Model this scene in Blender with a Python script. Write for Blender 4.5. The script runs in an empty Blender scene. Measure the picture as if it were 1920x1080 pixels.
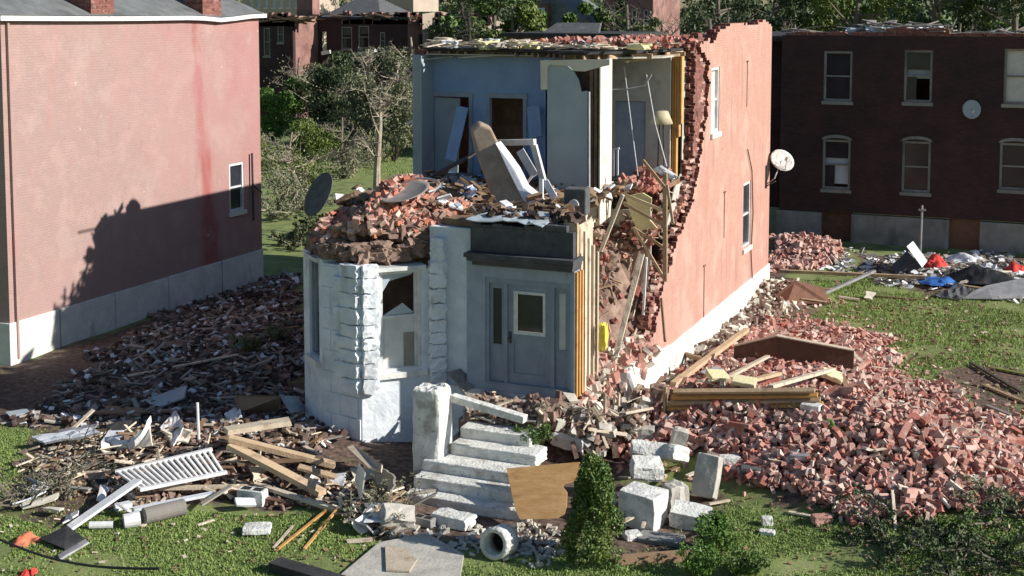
import bpy, math, random
import numpy as np
from mathutils import Vector, Matrix, Euler
random.seed(7); rng = np.random.default_rng(7)
S = bpy.context.scene; C = S.collection
R = math.radians
# ---------------------------------------------------------------- camera
FP = 2500.; CX = 960.; CY = 223.; HC = 9.4
PIT = math.atan((CY-15)/FP); YAW = math.atan(1060/math.hypot(FP, CY-15))
_fh = np.array([-math.sin(YAW), math.cos(YAW), 0]); _r = np.array([math.cos(YAW), math.sin(YAW), 0]); _z = np.array([0, 0, 1.])
_f = _fh*math.cos(PIT)-_z*math.sin(PIT); _u = _fh*math.sin(PIT)+_z*math.cos(PIT)
CAM = np.array([0, 0, HC])
cd = bpy.data.cameras.new('camera'); co = bpy.data.objects.new('camera', cd); C.objects.link(co)
co.matrix_world = Matrix(((_r[0], _u[0], -_f[0], 0), (_r[1], _u[1], -_f[1], 0), (_r[2], _u[2], -_f[2], HC), (0, 0, 0, 1)))
cd.sensor_width = 36; cd.lens = FP/1920*36; cd.shift_y = -(540-CY)/1920; cd.clip_end = 6000; cd.clip_start = .3
S.camera = co
# ---------------------------------------------------------------- light
EL = R(27); AZ = math.atan(.12)
sd = Vector((math.cos(EL)*math.cos(AZ), math.cos(EL)*math.sin(AZ), math.sin(EL)))
w = bpy.data.worlds.new("World"); S.world = w; w.use_nodes = True
nt = w.node_tree; bg = nt.nodes['Background']; sky = nt.nodes.new('ShaderNodeTexSky')
sky.sky_type = 'NISHITA'; sky.sun_disc = False; sky.ozone_density = 4; sky.dust_density = .4; sky.air_density = 1.3; sky.sun_elevation = EL; sky.sun_rotation = math.pi/2-AZ
nt.links.new(sky.outputs[0], bg.inputs[0]); bg.inputs[1].default_value = .062
sl = bpy.data.lights.new('sun', 'SUN'); sl.energy = 4.8; sl.angle = R(.5); sl.color = (1, .95, .87)
so = bpy.data.objects.new('sun', sl); C.objects.link(so); so.rotation_euler = sd.to_track_quat('Z', 'Y').to_euler(); so.location = (0, 0, 60)
S.view_settings.view_transform = 'Standard'; S.view_settings.look = 'None'; S.view_settings.exposure = .42; S.view_settings.gamma = 1

# ---------------------------------------------------------------- calibration of the photo's rays against real planes
def ray(u, v): return _f+_r*(u-CX)/FP-_u*(v-CY)/FP
def PX(u, v, x): q = ray(u, v); return CAM+q*(x/q[0])
def PY(u, v, y): q = ray(u, v); return CAM+q*(y/q[1])
def PZ(u, v, z=0.): q = ray(u, v); return CAM+q*((z-HC)/q[2])
# ---------------------------------------------------------------- materials
MATS = {}
def mk(name, cols, scale=3., rough=.85, bump=.3, bscale=30., island=.0, stretch=None, brick=None, coord='Object', metallic=0, dirt=None, alpha=None):
    """cols: two or three colours mixed by noise; island: strength of the piece-to-piece colour change"""
    m = bpy.data.materials.new(name); m.use_nodes = True; t = m.node_tree; N = t.nodes; L = t.links
    b = N['Principled BSDF']; b.inputs['Roughness'].default_value = rough; b.inputs['Metallic'].default_value = metallic
    if coord == 'Object':
        tc = N.new('ShaderNodeTexCoord').outputs['Object']
    else:
        tc = N.new('ShaderNodeNewGeometry').outputs['Position']
    mp = N.new('ShaderNodeMapping'); L.new(tc, mp.inputs[0])
    if stretch: mp.inputs['Scale'].default_value = stretch
    n1 = N.new('ShaderNodeTexNoise'); n1.inputs['Scale'].default_value = scale; n1.inputs['Detail'].default_value = 7; n1.inputs['Roughness'].default_value = .65
    L.new(mp.outputs[0], n1.inputs[0])
    fac = n1.outputs[0]
    if island:
        g = N.new('ShaderNodeNewGeometry'); oi = N.new('ShaderNodeObjectInfo')
        a = N.new('ShaderNodeMath'); a.operation = 'ADD'; L.new(g.outputs['Random Per Island'], a.inputs[0]); L.new(oi.outputs['Random'], a.inputs[1])
        fr = N.new('ShaderNodeMath'); fr.operation = 'FRACT'; L.new(a.outputs[0], fr.inputs[0])
        mx = N.new('ShaderNodeMath'); mx.operation = 'MULTIPLY_ADD'; mx.inputs[1].default_value = island; L.new(fr.outputs[0], mx.inputs[0])
        s1 = N.new('ShaderNodeMath'); s1.operation = 'MULTIPLY'; s1.inputs[1].default_value = 1-island; L.new(fac, s1.inputs[0]); L.new(s1.outputs[0], mx.inputs[2])
        fac = mx.outputs[0]
    cr = N.new('ShaderNodeValToRGB'); L.new(fac, cr.inputs[0]); e = cr.color_ramp.elements
    lo, hi = (.36, .64) if island < .5 else (.05, .95)
    e[0].position = lo; e[0].color = (*cols[0], 1); e[1].position = hi; e[1].color = (*cols[-1], 1)
    for i, c in enumerate(cols[1:-1]):
        x = e.new(lo+(hi-lo)*(i+1)/(len(cols)-1)); x.color = (*c, 1)
    out = cr.outputs[0]
    hgt = None
    if brick:
        br = N.new('ShaderNodeTexBrick'); br.inputs['Scale'].default_value = 1; br.inputs['Brick Width'].default_value = .22; br.inputs['Row Height'].default_value = .075
        br.inputs['Mortar Size'].default_value = .006; br.inputs['Mortar Smooth'].default_value = .4
        sx = N.new('ShaderNodeSeparateXYZ'); L.new(tc, sx.inputs[0]); cx = N.new('ShaderNodeCombineXYZ'); ad = N.new('ShaderNodeMath'); ad.operation = 'ADD'
        L.new(sx.outputs[0], ad.inputs[0]); L.new(sx.outputs[1], ad.inputs[1]); L.new(ad.outputs[0], cx.inputs[0]); L.new(sx.outputs[2], cx.inputs[1]); L.new(cx.outputs[0], br.inputs[0])
        br.inputs['Color1'].default_value = (1, 1, 1, 1); br.inputs['Color2'].default_value = (brick[1],)*3+(1,); br.inputs['Mortar'].default_value = (brick[0],)*3+(1,)
        mu = N.new('ShaderNodeMixRGB'); mu.blend_type = 'MULTIPLY'; mu.inputs[0].default_value = 1; L.new(out, mu.inputs[1]); L.new(br.outputs[0], mu.inputs[2]); out = mu.outputs[0]
        hgt = br.outputs['Fac']
    if dirt:      # (colour, scale, threshold, amount[, stretch]) stains
        for (dc, ds, th, am, dst) in dirt:
            mp2 = N.new('ShaderNodeMapping'); L.new(tc, mp2.inputs[0]); mp2.inputs['Scale'].default_value = dst; mp2.inputs['Location'].default_value = (ds*3, ds, 1.7)
            n2 = N.new('ShaderNodeTexNoise'); n2.inputs['Scale'].default_value = ds; n2.inputs['Detail'].default_value = 6; L.new(mp2.outputs[0], n2.inputs[0])
            mr = N.new('ShaderNodeMapRange'); mr.inputs[1].default_value = th; mr.inputs[2].default_value = th+.12; mr.inputs[4].default_value = am; L.new(n2.outputs[0], mr.inputs[0])
            mi = N.new('ShaderNodeMixRGB'); L.new(mr.outputs[0], mi.inputs[0]); L.new(out, mi.inputs[1]); mi.inputs[2].default_value = (*dc, 1); out = mi.outputs[0]
    L.new(out, b.inputs['Base Color'])
    if bump:
        n3 = N.new('ShaderNodeTexNoise'); n3.inputs['Scale'].default_value = bscale; n3.inputs['Detail'].default_value = 5; L.new(mp.outputs[0], n3.inputs[0])
        bp = N.new('ShaderNodeBump'); bp.inputs['Strength'].default_value = bump; bp.inputs['Distance'].default_value = .03; L.new(n3.outputs[0], bp.inputs['Height'])
        if hgt:
            bp2 = N.new('ShaderNodeBump'); bp2.inputs['Strength'].default_value = .5; bp2.inputs['Distance'].default_value = .006; bp2.invert = True
            L.new(hgt, bp2.inputs['Height']); L.new(bp.outputs[0], bp2.inputs['Normal']); L.new(bp2.outputs[0], b.inputs['Normal'])
        else: L.new(bp.outputs[0], b.inputs['Normal'])
    MATS[name] = m; m['out'] = 1
    return m
def last_color(m): return m.node_tree.nodes['Principled BSDF'].inputs['Base Color'].links[0]
O1 = (1, 1, 1)
mk('brick', [(.16, .055, .04), (.42, .15, .11), (.31, .1, .075), (.55, .33, .27), (.44, .15, .11), (.46, .25, .2)], .9, .9, .5, 40, island=.65, dirt=[((.42, .34, .29), 4, .56, .6, O1)])
mk('brick_dusty', [(.24, .1, .08), (.5, .25, .2), (.6, .38, .32), (.42, .18, .14), (.7, .54, .47), (.5, .24, .19)], .7, .9, .5, 40, island=.7, dirt=[((.5, .43, .38), 5, .56, .6, O1)])
mk('brick_shade', [(.04, .026, .02), (.1, .05, .04), (.07, .05, .04), (.14, .1, .085), (.05, .035, .028)], 5, .9, .5, 40, island=.8)  # darkened copy of the brick, shade put into its colour
mk('rawbrick', [(.1, .04, .032), (.36, .16, .13), (.24, .08, .065), (.42, .27, .22)], 4, .92, .8, 25, brick=(.6, .55))
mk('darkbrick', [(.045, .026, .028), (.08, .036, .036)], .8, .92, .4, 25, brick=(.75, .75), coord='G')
mk('farbrick', [(.2, .1, .085), (.36, .2, .17)], .6, .92, .3, 15, coord='G', dirt=[((.07, .05, .05), .8, .55, .7, O1)])
mk('paleb', [(.42, .34, .27), (.5, .41, .33)], .6, .9, .2, 15, coord='G')
mk('stone_white', [(.6, .6, .58), (.8, .8, .77)], 2.5, .85, .8, 9, coord='G', dirt=[((.28, .27, .25), 3., .6, .45, (1, 1, .6)), ((.12, .12, .12), 9, .66, .4, O1)])
mk('stone_bay', [(.6, .65, .7), (.78, .82, .86)], 2.5, .8, .8, 8, coord='G', dirt=[((.25, .25, .26), 2.2, .6, .5, (1, 1, .5))])  # white stone with the blue of its shade tinted into the colour
mk('fnd_white', [(.62, .6, .55), (.8, .78, .72)], 1.5, .85, .6, 8, coord='G', dirt=[((.25, .24, .2), 1.4, .58, .6, (1, 1, .5))])
mk('fnd_gray', [(.2, .2, .19), (.3, .3, .29)], 1.5, .85, .6, 8, coord='G', dirt=[((.08, .08, .08), 1.4, .58, .6, (1, 1, .4))])
mk('concrete', [(.38, .36, .32), (.55, .52, .46)], 3, .9, .4, 20, coord='G', dirt=[((.2, .18, .15), 2, .58, .5, O1)])
mk('blockwhite', [(.58, .58, .55), (.78, .78, .74)], 4, .9, 1., 16, dirt=[((.34, .3, .25), 3, .54, .6, O1), ((.2, .2, .17), 11, .6, .6, O1)])
mk('paint_doorwall', [(.26, .31, .38), (.34, .39, .46)], 3, .7, .2, 12, dirt=[((.15, .17, .2), 4, .62, .5, (1, 1, .3))])
mk('paint_door', [(.2, .24, .3), (.25, .3, .36)], 3, .5, .15, 12, dirt=[((.1, .11, .13), 5, .64, .5, (1, 1, .3))])
mk('paint_trim', [(.5, .52, .54), (.7, .7, .68)], 4, .6, .2, 14, dirt=[((.2, .2, .2), 6, .63, .5, (1, 1, .3))])
mk('cornice', [(.045, .047, .055), (.085, .085, .095)], 3, .75, .3, 14, dirt=[((.02, .02, .02), 4, .6, .5, O1), ((.3, .3, .3), 8, .7, .5, O1)])
mk('room_blue', [(.24, .35, .56), (.31, .43, .64)], 1.3, .85, .15, 10, dirt=[((.1, .13, .2), 1.8, .62, .5, O1), ((.4, .42, .45), 5, .7, .4, O1)])
mk('room_grey', [(.34, .4, .44), (.4, .46, .5)], 1.3, .85, .15, 10, dirt=[((.2, .22, .24), 1.8, .63, .4, O1)])
mk('plaster', [(.62, .57, .47), (.74, .7, .6)], 1.6, .9, .25, 10, dirt=[((.35, .3, .24), 2.2, .6, .6, O1)])
mk('plaster_hall', [(.42, .4, .35), (.52, .5, .44)], 1.3, .9, .25, 10, dirt=[((.25, .2, .16), 1.6, .6, .6, O1)])
mk('lumber', [(.36, .25, .15), (.56, .41, .26)], 3, .85, .4, 20, island=.4, dirt=[((.2, .14, .1), 3, .54, .7, O1), ((.55, .5, .44), 6, .6, .5, O1)])
mk('lumber_orange', [(.5, .25, .07), (.62, .36, .13)], 3, .8, .3, 20, island=.4, dirt=[((.22, .1, .04), 4, .6, .5, O1)])
mk('lumber_pale', [(.48, .4, .3), (.66, .57, .45)], 3, .85, .4, 20, island=.4, dirt=[((.28, .2, .15), 3.5, .55, .65, O1)])
mk('lumber_brown', [(.16, .1, .06), (.28, .18, .11)], 3, .8, .3, 20, island=.4)
mk('lumber_grey', [(.22, .2, .18), (.34, .31, .27)], 3, .85, .3, 20, island=.4)
mk('plywood', [(.55, .29, .1), (.7, .42, .18)], 2.5, .75, .2, 12, stretch=(1, 4, 1), dirt=[((.25, .13, .06), 3, .6, .5, O1)])
mk('tar', [(.02, .02, .022), (.05, .05, .052)], 3, .8, .5, 30)
mk('shingle', [(.07, .075, .08), (.12, .125, .13)], 4, .9, .4, 30, dirt=[((.2, .2, .2), 1, .6, .3, O1)])
mk('roofgrey', [(.12, .13, .13), (.19, .2, .2)], 2, .85, .3, 30, dirt=[((.04, .04, .04), 1, .58, .6, O1)])
mk('white_metal', [(.66, .66, .66), (.82, .82, .82)], 5, .4, .1, 20, dirt=[((.3, .28, .25), 6, .62, .4, O1)])
mk('grey_metal', [(.3, .3, .31), (.42, .42, .43)], 4, .4, .1, 20, metallic=.3, dirt=[((.15, .12, .1), 6, .6, .5, O1)])
mk('dish', [(.24, .21, .19), (.33, .3, .28)], 4, .6, .1, 20, dirt=[((.2, .18, .15), 3, .6, .4, O1)])
mk('dark_metal', [(.03, .03, .032), (.07, .065, .065)], 4, .5, .2, 20)
mk('rusty', [(.1, .05, .03), (.22, .11, .07)], 4, .8, .2, 20, island=.3)
mk('couch', [(.28, .21, .15), (.42, .32, .23)], 2.5, .95, .3, 60)
mk('paper', [(.6, .62, .66), (.8, .82, .85)], 4, .8, .3, 20, island=.3)
mk('blue_rag', [(.12, .2, .4), (.35, .45, .62), (.7, .74, .8)], 4, .9, .3, 20, island=.7)
mk('red_cloth', [(.5, .03, .03), (.65, .07, .05)], 4, .9, .4, 20)
mk('orange_cloth', [(.5, .12, .05), (.7, .25, .14)], 4, .9, .4, 20)
mk('blue_tarp', [(.03, .12, .42), (.06, .2, .55)], 4, .5, .4, 20)
mk('black_tarp', [(.012, .012, .014), (.03, .03, .032)], 4, .5, .4, 20)
mk('yellow', [(.6, .5, .06), (.75, .62, .12)], 4, .9, .4, 20)
mk('insul', [(.6, .52, .28), (.75, .68, .42)], 5, .95, .5, 20, island=.4)
mk('brick_orange', [(.3, .09, .05), (.55, .22, .14), (.45, .16, .1), (.62, .4, .32), (.2, .07, .05)], 5, .9, .5, 40, island=.75)
mk('mortar', [(.16, .1, .08), (.33, .23, .18)], 3, .95, .9, 10, dirt=[((.12, .05, .04), 5, .55, .6, O1)])
mk('leaf', [(.04, .075, .015), (.08, .15, .025), (.14, .2, .05)], 1.2, .6, 0, 1, island=.6)
mk('leaf_bright', [(.07, .15, .02), (.13, .24, .04)], 1.2, .6, 0, 1, island=.6)
mk('leaf_dark', [(.025, .045, .015), (.055, .085, .03), (.1, .12, .05)], 1, .6, 0, 1, island=.6)
mk('leaf_grey', [(.1, .13, .06), (.19, .21, .11), (.32, .3, .2)], 1, .7, 0, 1, island=.6)
mk('leaf_yellow', [(.05, .09, .015), (.12, .17, .03), (.2, .22, .05)], 1.2, .6, 0, 1, island=.6)
mk('bark', [(.12, .1, .08), (.24, .2, .16)], 4, .9, .5, 20)
mk('bark_pale', [(.3, .25, .19), (.48, .41, .32)], 4, .9, .5, 20)
mk('bark_dark', [(.03, .026, .022), (.07, .06, .05)], 4, .9, .5, 20)
mk('grass', [(.14, .2, .045), (.2, .29, .07), (.31, .37, .13)], 1., .8, 0, 1, island=.55)
m = mk('glass', [(.02, .022, .028), (.035, .04, .05)], 1, .12, 0, 1)
mk('blind', [(.5, .5, .48), (.66, .66, .63)], 2, .7, .1, 20)
mk('void', [(.012, .011, .011), (.02, .018, .017)], 2, .95, 0, 20)  # near-black colour standing in for the shade inside openings
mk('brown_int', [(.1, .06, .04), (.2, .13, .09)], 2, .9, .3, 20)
mk('lampshade', [(.5, .43, .28), (.6, .53, .37)], 5, .8, .1, 20)
# painted walls with their own faded zones and stains
def painted(name, base, red, fade, kind):
    m = mk(name, [base, tuple(b*.93 for b in base), tuple(min(1, b*1.07) for b in base)], 1.2, .85, .5, 22, brick=((.93, .965) if kind == 'left' else (.88, .94)), coord='G')
    t = m.node_tree; N = t.nodes; L = t.links; b = N['Principled BSDF']; lk = b.inputs['Base Color'].links[0]; out = lk.from_socket
    g = N.new('ShaderNodeNewGeometry'); sx = N.new('ShaderNodeSeparateXYZ'); L.new(g.outputs['Position'], sx.inputs[0])
    nz = N.new('ShaderNodeTexNoise'); nz.inputs['Scale'].default_value = .55; nz.inputs['Detail'].default_value = 9; nz.inputs['Roughness'].default_value = .62; L.new(g.outputs['Position'], nz.inputs[0])
    def lin(terms, c0):
        acc = None
        for s, k in terms:
            a = N.new('ShaderNodeMath'); a.operation = 'MULTIPLY_ADD'; a.inputs[1].default_value = k; L.new(s, a.inputs[0])
            if acc is None: a.inputs[2].default_value = c0
            else: L.new(acc, a.inputs[2])
            acc = a.outputs[0]
        return acc
    def mixin(out, facsock, lo, hi, amt, col):
        mr = N.new('ShaderNodeMapRange'); mr.interpolation_type = 'SMOOTHSTEP'; mr.inputs[1].default_value = lo; mr.inputs[2].default_value = hi; mr.inputs[4].default_value = amt; L.new(facsock, mr.inputs[0])
        mi = N.new('ShaderNodeMixRGB'); L.new(mr.outputs[0], mi.inputs[0]); L.new(out, mi.inputs[1]); mi.inputs[2].default_value = (*col, 1); return mi.outputs[0]
    if kind == 'left':
        # paint redder towards the rear and the top, worn beige at the lower front
        out = mixin(out, lin([(sx.outputs[1], .075), (sx.outputs[2], .03), (nz.outputs[0], 1.2)], -3.05), .0, 1.1, .8, red)
        # one rust streak down the wall near the rear corner
        mu = N.new('ShaderNodeMath'); mu.operation = 'SUBTRACT'; mu.inputs[1].default_value = 35.15; L.new(sx.outputs[1], mu.inputs[0])
        n5 = N.new('ShaderNodeTexNoise'); n5.inputs['Scale'].default_value = 3; mp = N.new('ShaderNodeMapping'); mp.inputs['Scale'].default_value = (1, 1, .25); L.new(g.outputs['Position'], mp.inputs[0]); L.new(mp.outputs[0], n5.inputs[0])
        a2 = lin([(sx.outputs[2], .09), (n5.outputs[0], .9)], -1.1)   # the streak's centre line wanders, wider below
        ad = N.new('ShaderNodeMath'); ad.operation = 'ADD'; L.new(mu.outputs[0], ad.inputs[0]); L.new(a2, ad.inputs[1])
        ab = N.new('ShaderNodeMath'); ab.operation = 'ABSOLUTE'; L.new(ad.outputs[0], ab.inputs[0])
        inv = lin([(ab.outputs[0], -1.5), (sx.outputs[2], -.08)], 1.25)
        out = mixin(out, inv, .0, .9, .8, (.35, .075, .075))
    else:
        out = mixin(out, lin([(sx.outputs[1], .07), (sx.outputs[2], -.03), (nz.outputs[0], 1.2)], -3.0), .1, 1.0, .5, red)
    for sc, th, am, col, st, off in fade:
        n6 = N.new('ShaderNodeTexNoise'); n6.inputs['Scale'].default_value = sc; n6.inputs['Detail'].default_value = 5
        mp = N.new('ShaderNodeMapping'); mp.inputs['Scale'].default_value = st; mp.inputs['Location'].default_value = (off, off*2, off); L.new(g.outputs['Position'], mp.inputs[0]); L.new(mp.outputs[0], n6.inputs[0])
        out = mixin(out, n6.outputs[0], th, th+.1, am, col)
    L.new(out, b.inputs['Base Color'])
painted('left_paint', (.41, .275, .25), (.42, .16, .15), [(.9, .55, .25, (.48, .36, .33), O1, 1), (4, .6, .25, (.42, .22, .2), O1, 2), (.35, .5, .3, (.45, .27, .25), O1, 7), (2.2, .66, .5, (.3, .2, .18), (1, 1.6, .7), 4), (3.5, .7, .7, (.75, .65, .6), O1, 9), (1.5, .6, .3, (.45, .2, .18), (1, 2, .3), 6)], 'left')
painted('side_paint', (.53, .3, .24), (.5, .24, .19), [(.8, .52, .5, (.58, .38, .31), O1, 2), (2.2, .57, .5, (.36, .18, .15), (1, 2.2, .25), 5), (5, .66, .5, (.28, .12, .1), O1, 8), (.5, .56, .35, (.45, .2, .15), (1, 1.5, .5), 3), (9, .68, .4, (.72, .6, .52), O1, 3)], 'right')

# ---------------------------------------------------------------- mesh builder
class MB:
    def __init__(s): s.v = []; s.f = []; s.mi = []
    def add(s, vs, fs, mi=0):
        o = len(s.v); s.v += [tuple(map(float, p)) for p in vs]; s.f += [tuple(i+o for i in f) for f in fs]
        s.mi += ([mi]*len(fs) if isinstance(mi, int) else list(mi)); return s
    def box(s, lo, hi, mi=0):
        (a, b, c), (d, e, f) = lo, hi
        vs = [(a, b, c), (d, b, c), (d, e, c), (a, e, c), (a, b, f), (d, b, f), (d, e, f), (a, e, f)]
        return s.add(vs, [(0, 3, 2, 1), (4, 5, 6, 7), (0, 1, 5, 4), (1, 2, 6, 5), (2, 3, 7, 6), (3, 0, 4, 7)], mi)
    def obox(s, c, size, rot=(0, 0, 0), jit=0, mi=0):
        M = Euler(rot).to_matrix(); h = [x/2 for x in size]; vs = []
        for dz in (-1, 1):
            for dx, dy in ((-1, -1), (1, -1), (1, 1), (-1, 1)):
                p = M @ Vector((dx*h[0]+random.uniform(-jit, jit), dy*h[1]+random.uniform(-jit, jit), dz*h[2]+random.uniform(-jit, jit)*.5)); vs.append(p+Vector(c))
        return s.add(vs, [(0, 3, 2, 1), (4, 5, 6, 7), (0, 1, 5, 4), (1, 2, 6, 5), (2, 3, 7, 6), (3, 0, 4, 7)], mi)
    def beam(s, p, q, w, t, up=(0, 0, 1), taper=1., ragged=0):
        p = Vector(p); q = Vector(q); d = (q-p).normalized(); u = Vector(up)
        sdv = d.cross(u)
        if sdv.length < 1e-3: sdv = d.cross(Vector((1, .3, 0)))
        sdv.normalize(); n = sdv.cross(d).normalized()
        vs = []
        for a, k in ((p, 1.), (q, taper)):
            for sx, sz in ((-1, -1), (1, -1), (1, 1), (-1, 1)):
                vs.append(a+sdv*sx*w/2*k+n*sz*t/2*k+d*random.uniform(-ragged, ragged))
        return s.add(vs, [(0, 1, 2, 3), (7, 6, 5, 4), (0, 4, 5, 1), (1, 5, 6, 2), (2, 6, 7, 3), (3, 7, 4, 0)])
    def tube(s, pts, r, n=8, r2=None, cap=True):
        pts = [Vector(p) for p in pts]; k = len(pts); vs = []
        for i, p in enumerate(pts):
            d = (pts[min(i+1, k-1)]-pts[max(i-1, 0)]).normalized()
            a = d.cross(Vector((.13, .2, 1))); a = a if a.length > 1e-3 else d.cross(Vector((1, 0, 0))); a.normalize(); b = d.cross(a)
            rr = r if r2 is None else r+(r2-r)*i/(k-1)
            for j in range(n): t = 2*math.pi*j/n; vs.append(p+a*math.cos(t)*rr+b*math.sin(t)*rr)
        fs = [(i*n+j, i*n+(j+1) % n, (i+1)*n+(j+1) % n, (i+1)*n+j) for i in range(k-1) for j in range(n)]
        if cap: fs += [tuple(range(n-1, -1, -1)), tuple((k-1)*n+j for j in range(n))]
        return s.add(vs, fs)
    def prism(s, pts, off, mi=0, side=None):
        """pts: 3D outline, off: extrusion vector"""
        n = len(pts); off = Vector(off); a = [Vector(p) for p in pts]; vs = a+[p+off for p in a]
        nr = Vector()
        for i in range(n): p, q = a[i], a[(i+1) % n]; nr += p.cross(q)
        fl = nr.dot(off) > 0
        f0 = tuple(range(n)); f1 = tuple(range(n, 2*n))
        fs = [f0[::-1] if fl else f0, f1 if fl else f1[::-1]]
        for i in range(n):
            j = (i+1) % n; q = (i, j, j+n, i+n); fs.append(q if fl else q[::-1])
        sm = mi if side is None else side
        return s.add(vs, fs, [mi, mi]+[sm]*n)
    def sheet(s, p00, p10, p11, p01, nx=8, ny=8, amp=.05, th=.01, hole=None, edge=0):
        """a crumpled sheet with thickness"""
        P = [Vector(p) for p in (p00, p10, p11, p01)]; nrm = (P[1]-P[0]).cross(P[3]-P[0]).normalized()
        top = {}; vs = []
        for i in range(nx+1):
            for j in range(ny+1):
                a, b = i/nx, j/ny; p = P[0]*(1-a)*(1-b)+P[1]*a*(1-b)+P[2]*a*b+P[3]*(1-a)*b
                p = p+nrm*random.uniform(-amp, amp)
                if edge and (i in (0, nx) or j in (0, ny)): p = p+Vector((random.uniform(-edge, edge), random.uniform(-edge, edge), 0))
                vs.append(p)
        m = len(vs); vs += [p-nrm*th for p in vs]; ix = lambda i, j: i*(ny+1)+j
        fs = []
        for i in range(nx):
            for j in range(ny):
                q = (ix(i, j), ix(i+1, j), ix(i+1, j+1), ix(i, j+1)); fs.append(q); fs.append(tuple(k+m for k in q[::-1]))
        for i in range(nx):
            fs.append((ix(i+1, 0), ix(i, 0), ix(i, 0)+m, ix(i+1, 0)+m)); fs.append((ix(i, ny), ix(i+1, ny), ix(i+1, ny)+m, ix(i, ny)+m))
        for j in range(ny):
            fs.append((ix(0, j), ix(0, j+1), ix(0, j+1)+m, ix(0, j)+m)); fs.append((ix(nx, j+1), ix(nx, j), ix(nx, j)+m, ix(nx, j+1)+m))
        return s.add(vs, fs)
    def rock(s, c, size, seed=0, n=3, jit=.16, rot=(0, 0, 0)):
        """a rough block: subdivided box with worn corners"""
        rd = random.Random(seed); M = Euler(rot).to_matrix(); idx = {}; vs = []; fs = []
        def vid(i, j, k):
            key = (i, j, k)
            if key not in idx:
                p = Vector((i/n*2-1, j/n*2-1, k/n*2-1)); r = p.length; ch = sum(1 for x in (i, j, k) if x in (0, n))
                p *= (1, 1, .98, .94)[ch]; p += Vector((rd.uniform(-jit, jit), rd.uniform(-jit, jit), rd.uniform(-jit, jit)))
                p = M @ Vector((p.x*size[0]/2, p.y*size[1]/2, p.z*size[2]/2)); idx[key] = len(vs); vs.append(p+Vector(c))
            return idx[key]
        for a in range(n):
            for b in range(n):
                for e in (0, n):
                    q = [vid(e, a, b), vid(e, a+1, b), vid(e, a+1, b+1), vid(e, a, b+1)]; fs.append(tuple(q if e else q[::-1]))
                    q = [vid(a, e, b), vid(a+1, e, b), vid(a+1, e, b+1), vid(a, e, b+1)]; fs.append(tuple(q[::-1] if e else q))
                    q = [vid(a, b, e), vid(a+1, b, e), vid(a+1, b+1, e), vid(a, b+1, e)]; fs.append(tuple(q if e else q[::-1]))
        return s.add(vs, fs)
    def build(s, name, mat, parent=None, smooth=False, bevel=0):
        me = bpy.data.meshes.new(name); off = Vector((0, 0, 0))
        p = parent
        while p is not None: off += p.location; p = p.parent
        me.from_pydata([(a-off.x, b-off.y, c-off.z) for a, b, c in s.v], [], s.f)
        mats = mat if isinstance(mat, (list, tuple)) else [mat]
        for mm in mats: me.materials.append(MATS[mm])
        if len(mats) > 1: me.polygons.foreach_set('material_index', s.mi)
        me.shade_smooth() if smooth else me.shade_flat()
        o = bpy.data.objects.new(name, me); C.objects.link(o)
        if parent: o.parent = parent
        if bevel:
            b = o.modifiers.new('bevel', 'BEVEL'); b.width = bevel; b.segments = 2; b.limit_method = 'ANGLE'
        return o
def tag(o, label=None, cat=None, group=None, kind=None):
    if label: o['label'] = label
    if cat: o['category'] = cat
    if group: o['group'] = group
    if kind: o['kind'] = kind
    return o
def thing(name, loc, label, cat, group=None):
    o = bpy.data.objects.new(name, None); o.location = loc; o.empty_display_size = .3; C.objects.link(o); return tag(o, label, cat, group)
def single(mb, name, mat, label, cat, group=None, smooth=False, bevel=0):
    """one mesh that is a thing; origin moved to its base"""
    a = np.array(s_ := mb.v); base = Vector((a[:, 0].mean(), a[:, 1].mean(), a[:, 2].min()))
    mb.v = [(x-base.x, y-base.y, z-base.z) for x, y, z in mb.v]
    o = mb.build(name, mat, None, smooth, bevel); o.location = base; return tag(o, label, cat, group)

# ---------------------------------------------------------------- terrain
def smooth(t): t = np.clip(t, 0, 1); return t*t*(3-2*t)
MOUNDS = []   # (x, y, rx, ry, h)
def mound(u, v, rx, ry, h): p = PZ(u, v, h*.6); MOUNDS.append((p[0], p[1], rx, ry, h))
mound(1420, 800, 2.6, 2.4, .75); mound(1620, 850, 2.6, 2.6, .7); mound(1780, 880, 2.4, 2.2, .5); mound(1300, 800, 1.6, 1.6, .5); mound(1500, 700, 2., 2.5, .35)
mound(430, 640, 3.4, 4.5, .3); mound(250, 700, 3., 4., .15); mound(530, 820, 2.2, 1.6, .35); mound(330, 840, 2.4, 1.3, .3)
mound(1480, 540, 1.5, 2., .35); mound(1500, 462, 2.2, 1.6, .5); mound(1840, 520, 2.5, 1.6, .4); mound(1060, 810, 1., .9, .7); mound(1150, 740, .9, 1.2, .8); mound(720, 950, .8, .7, .3)
def H(x, y):
    x = np.asarray(x, float); y = np.asarray(y, float); h = 0.03*np.sin(x*.7+1.3)*np.cos(y*.6)+.02*np.sin(x*2.1+y*1.7)
    for a, b, rx, ry, k in MOUNDS:
        d = np.sqrt(((x-a)/rx)**2+((y-b)/ry)**2); h = h+k*(1-smooth(d/1.5))
    return h
def G(u, v, lift=0.):
    q = ray(u, v); t0 = (HC-2.5)/-q[2]; t1 = (HC+.3)/-q[2]; t = np.linspace(t0, t1, 400); P = CAM[None]+q[None]*t[:, None]
    below = P[:, 2] < H(P[:, 0], P[:, 1])+lift; i = int(np.argmax(below)) if below.any() else 399
    return Vector(P[i])
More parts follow.
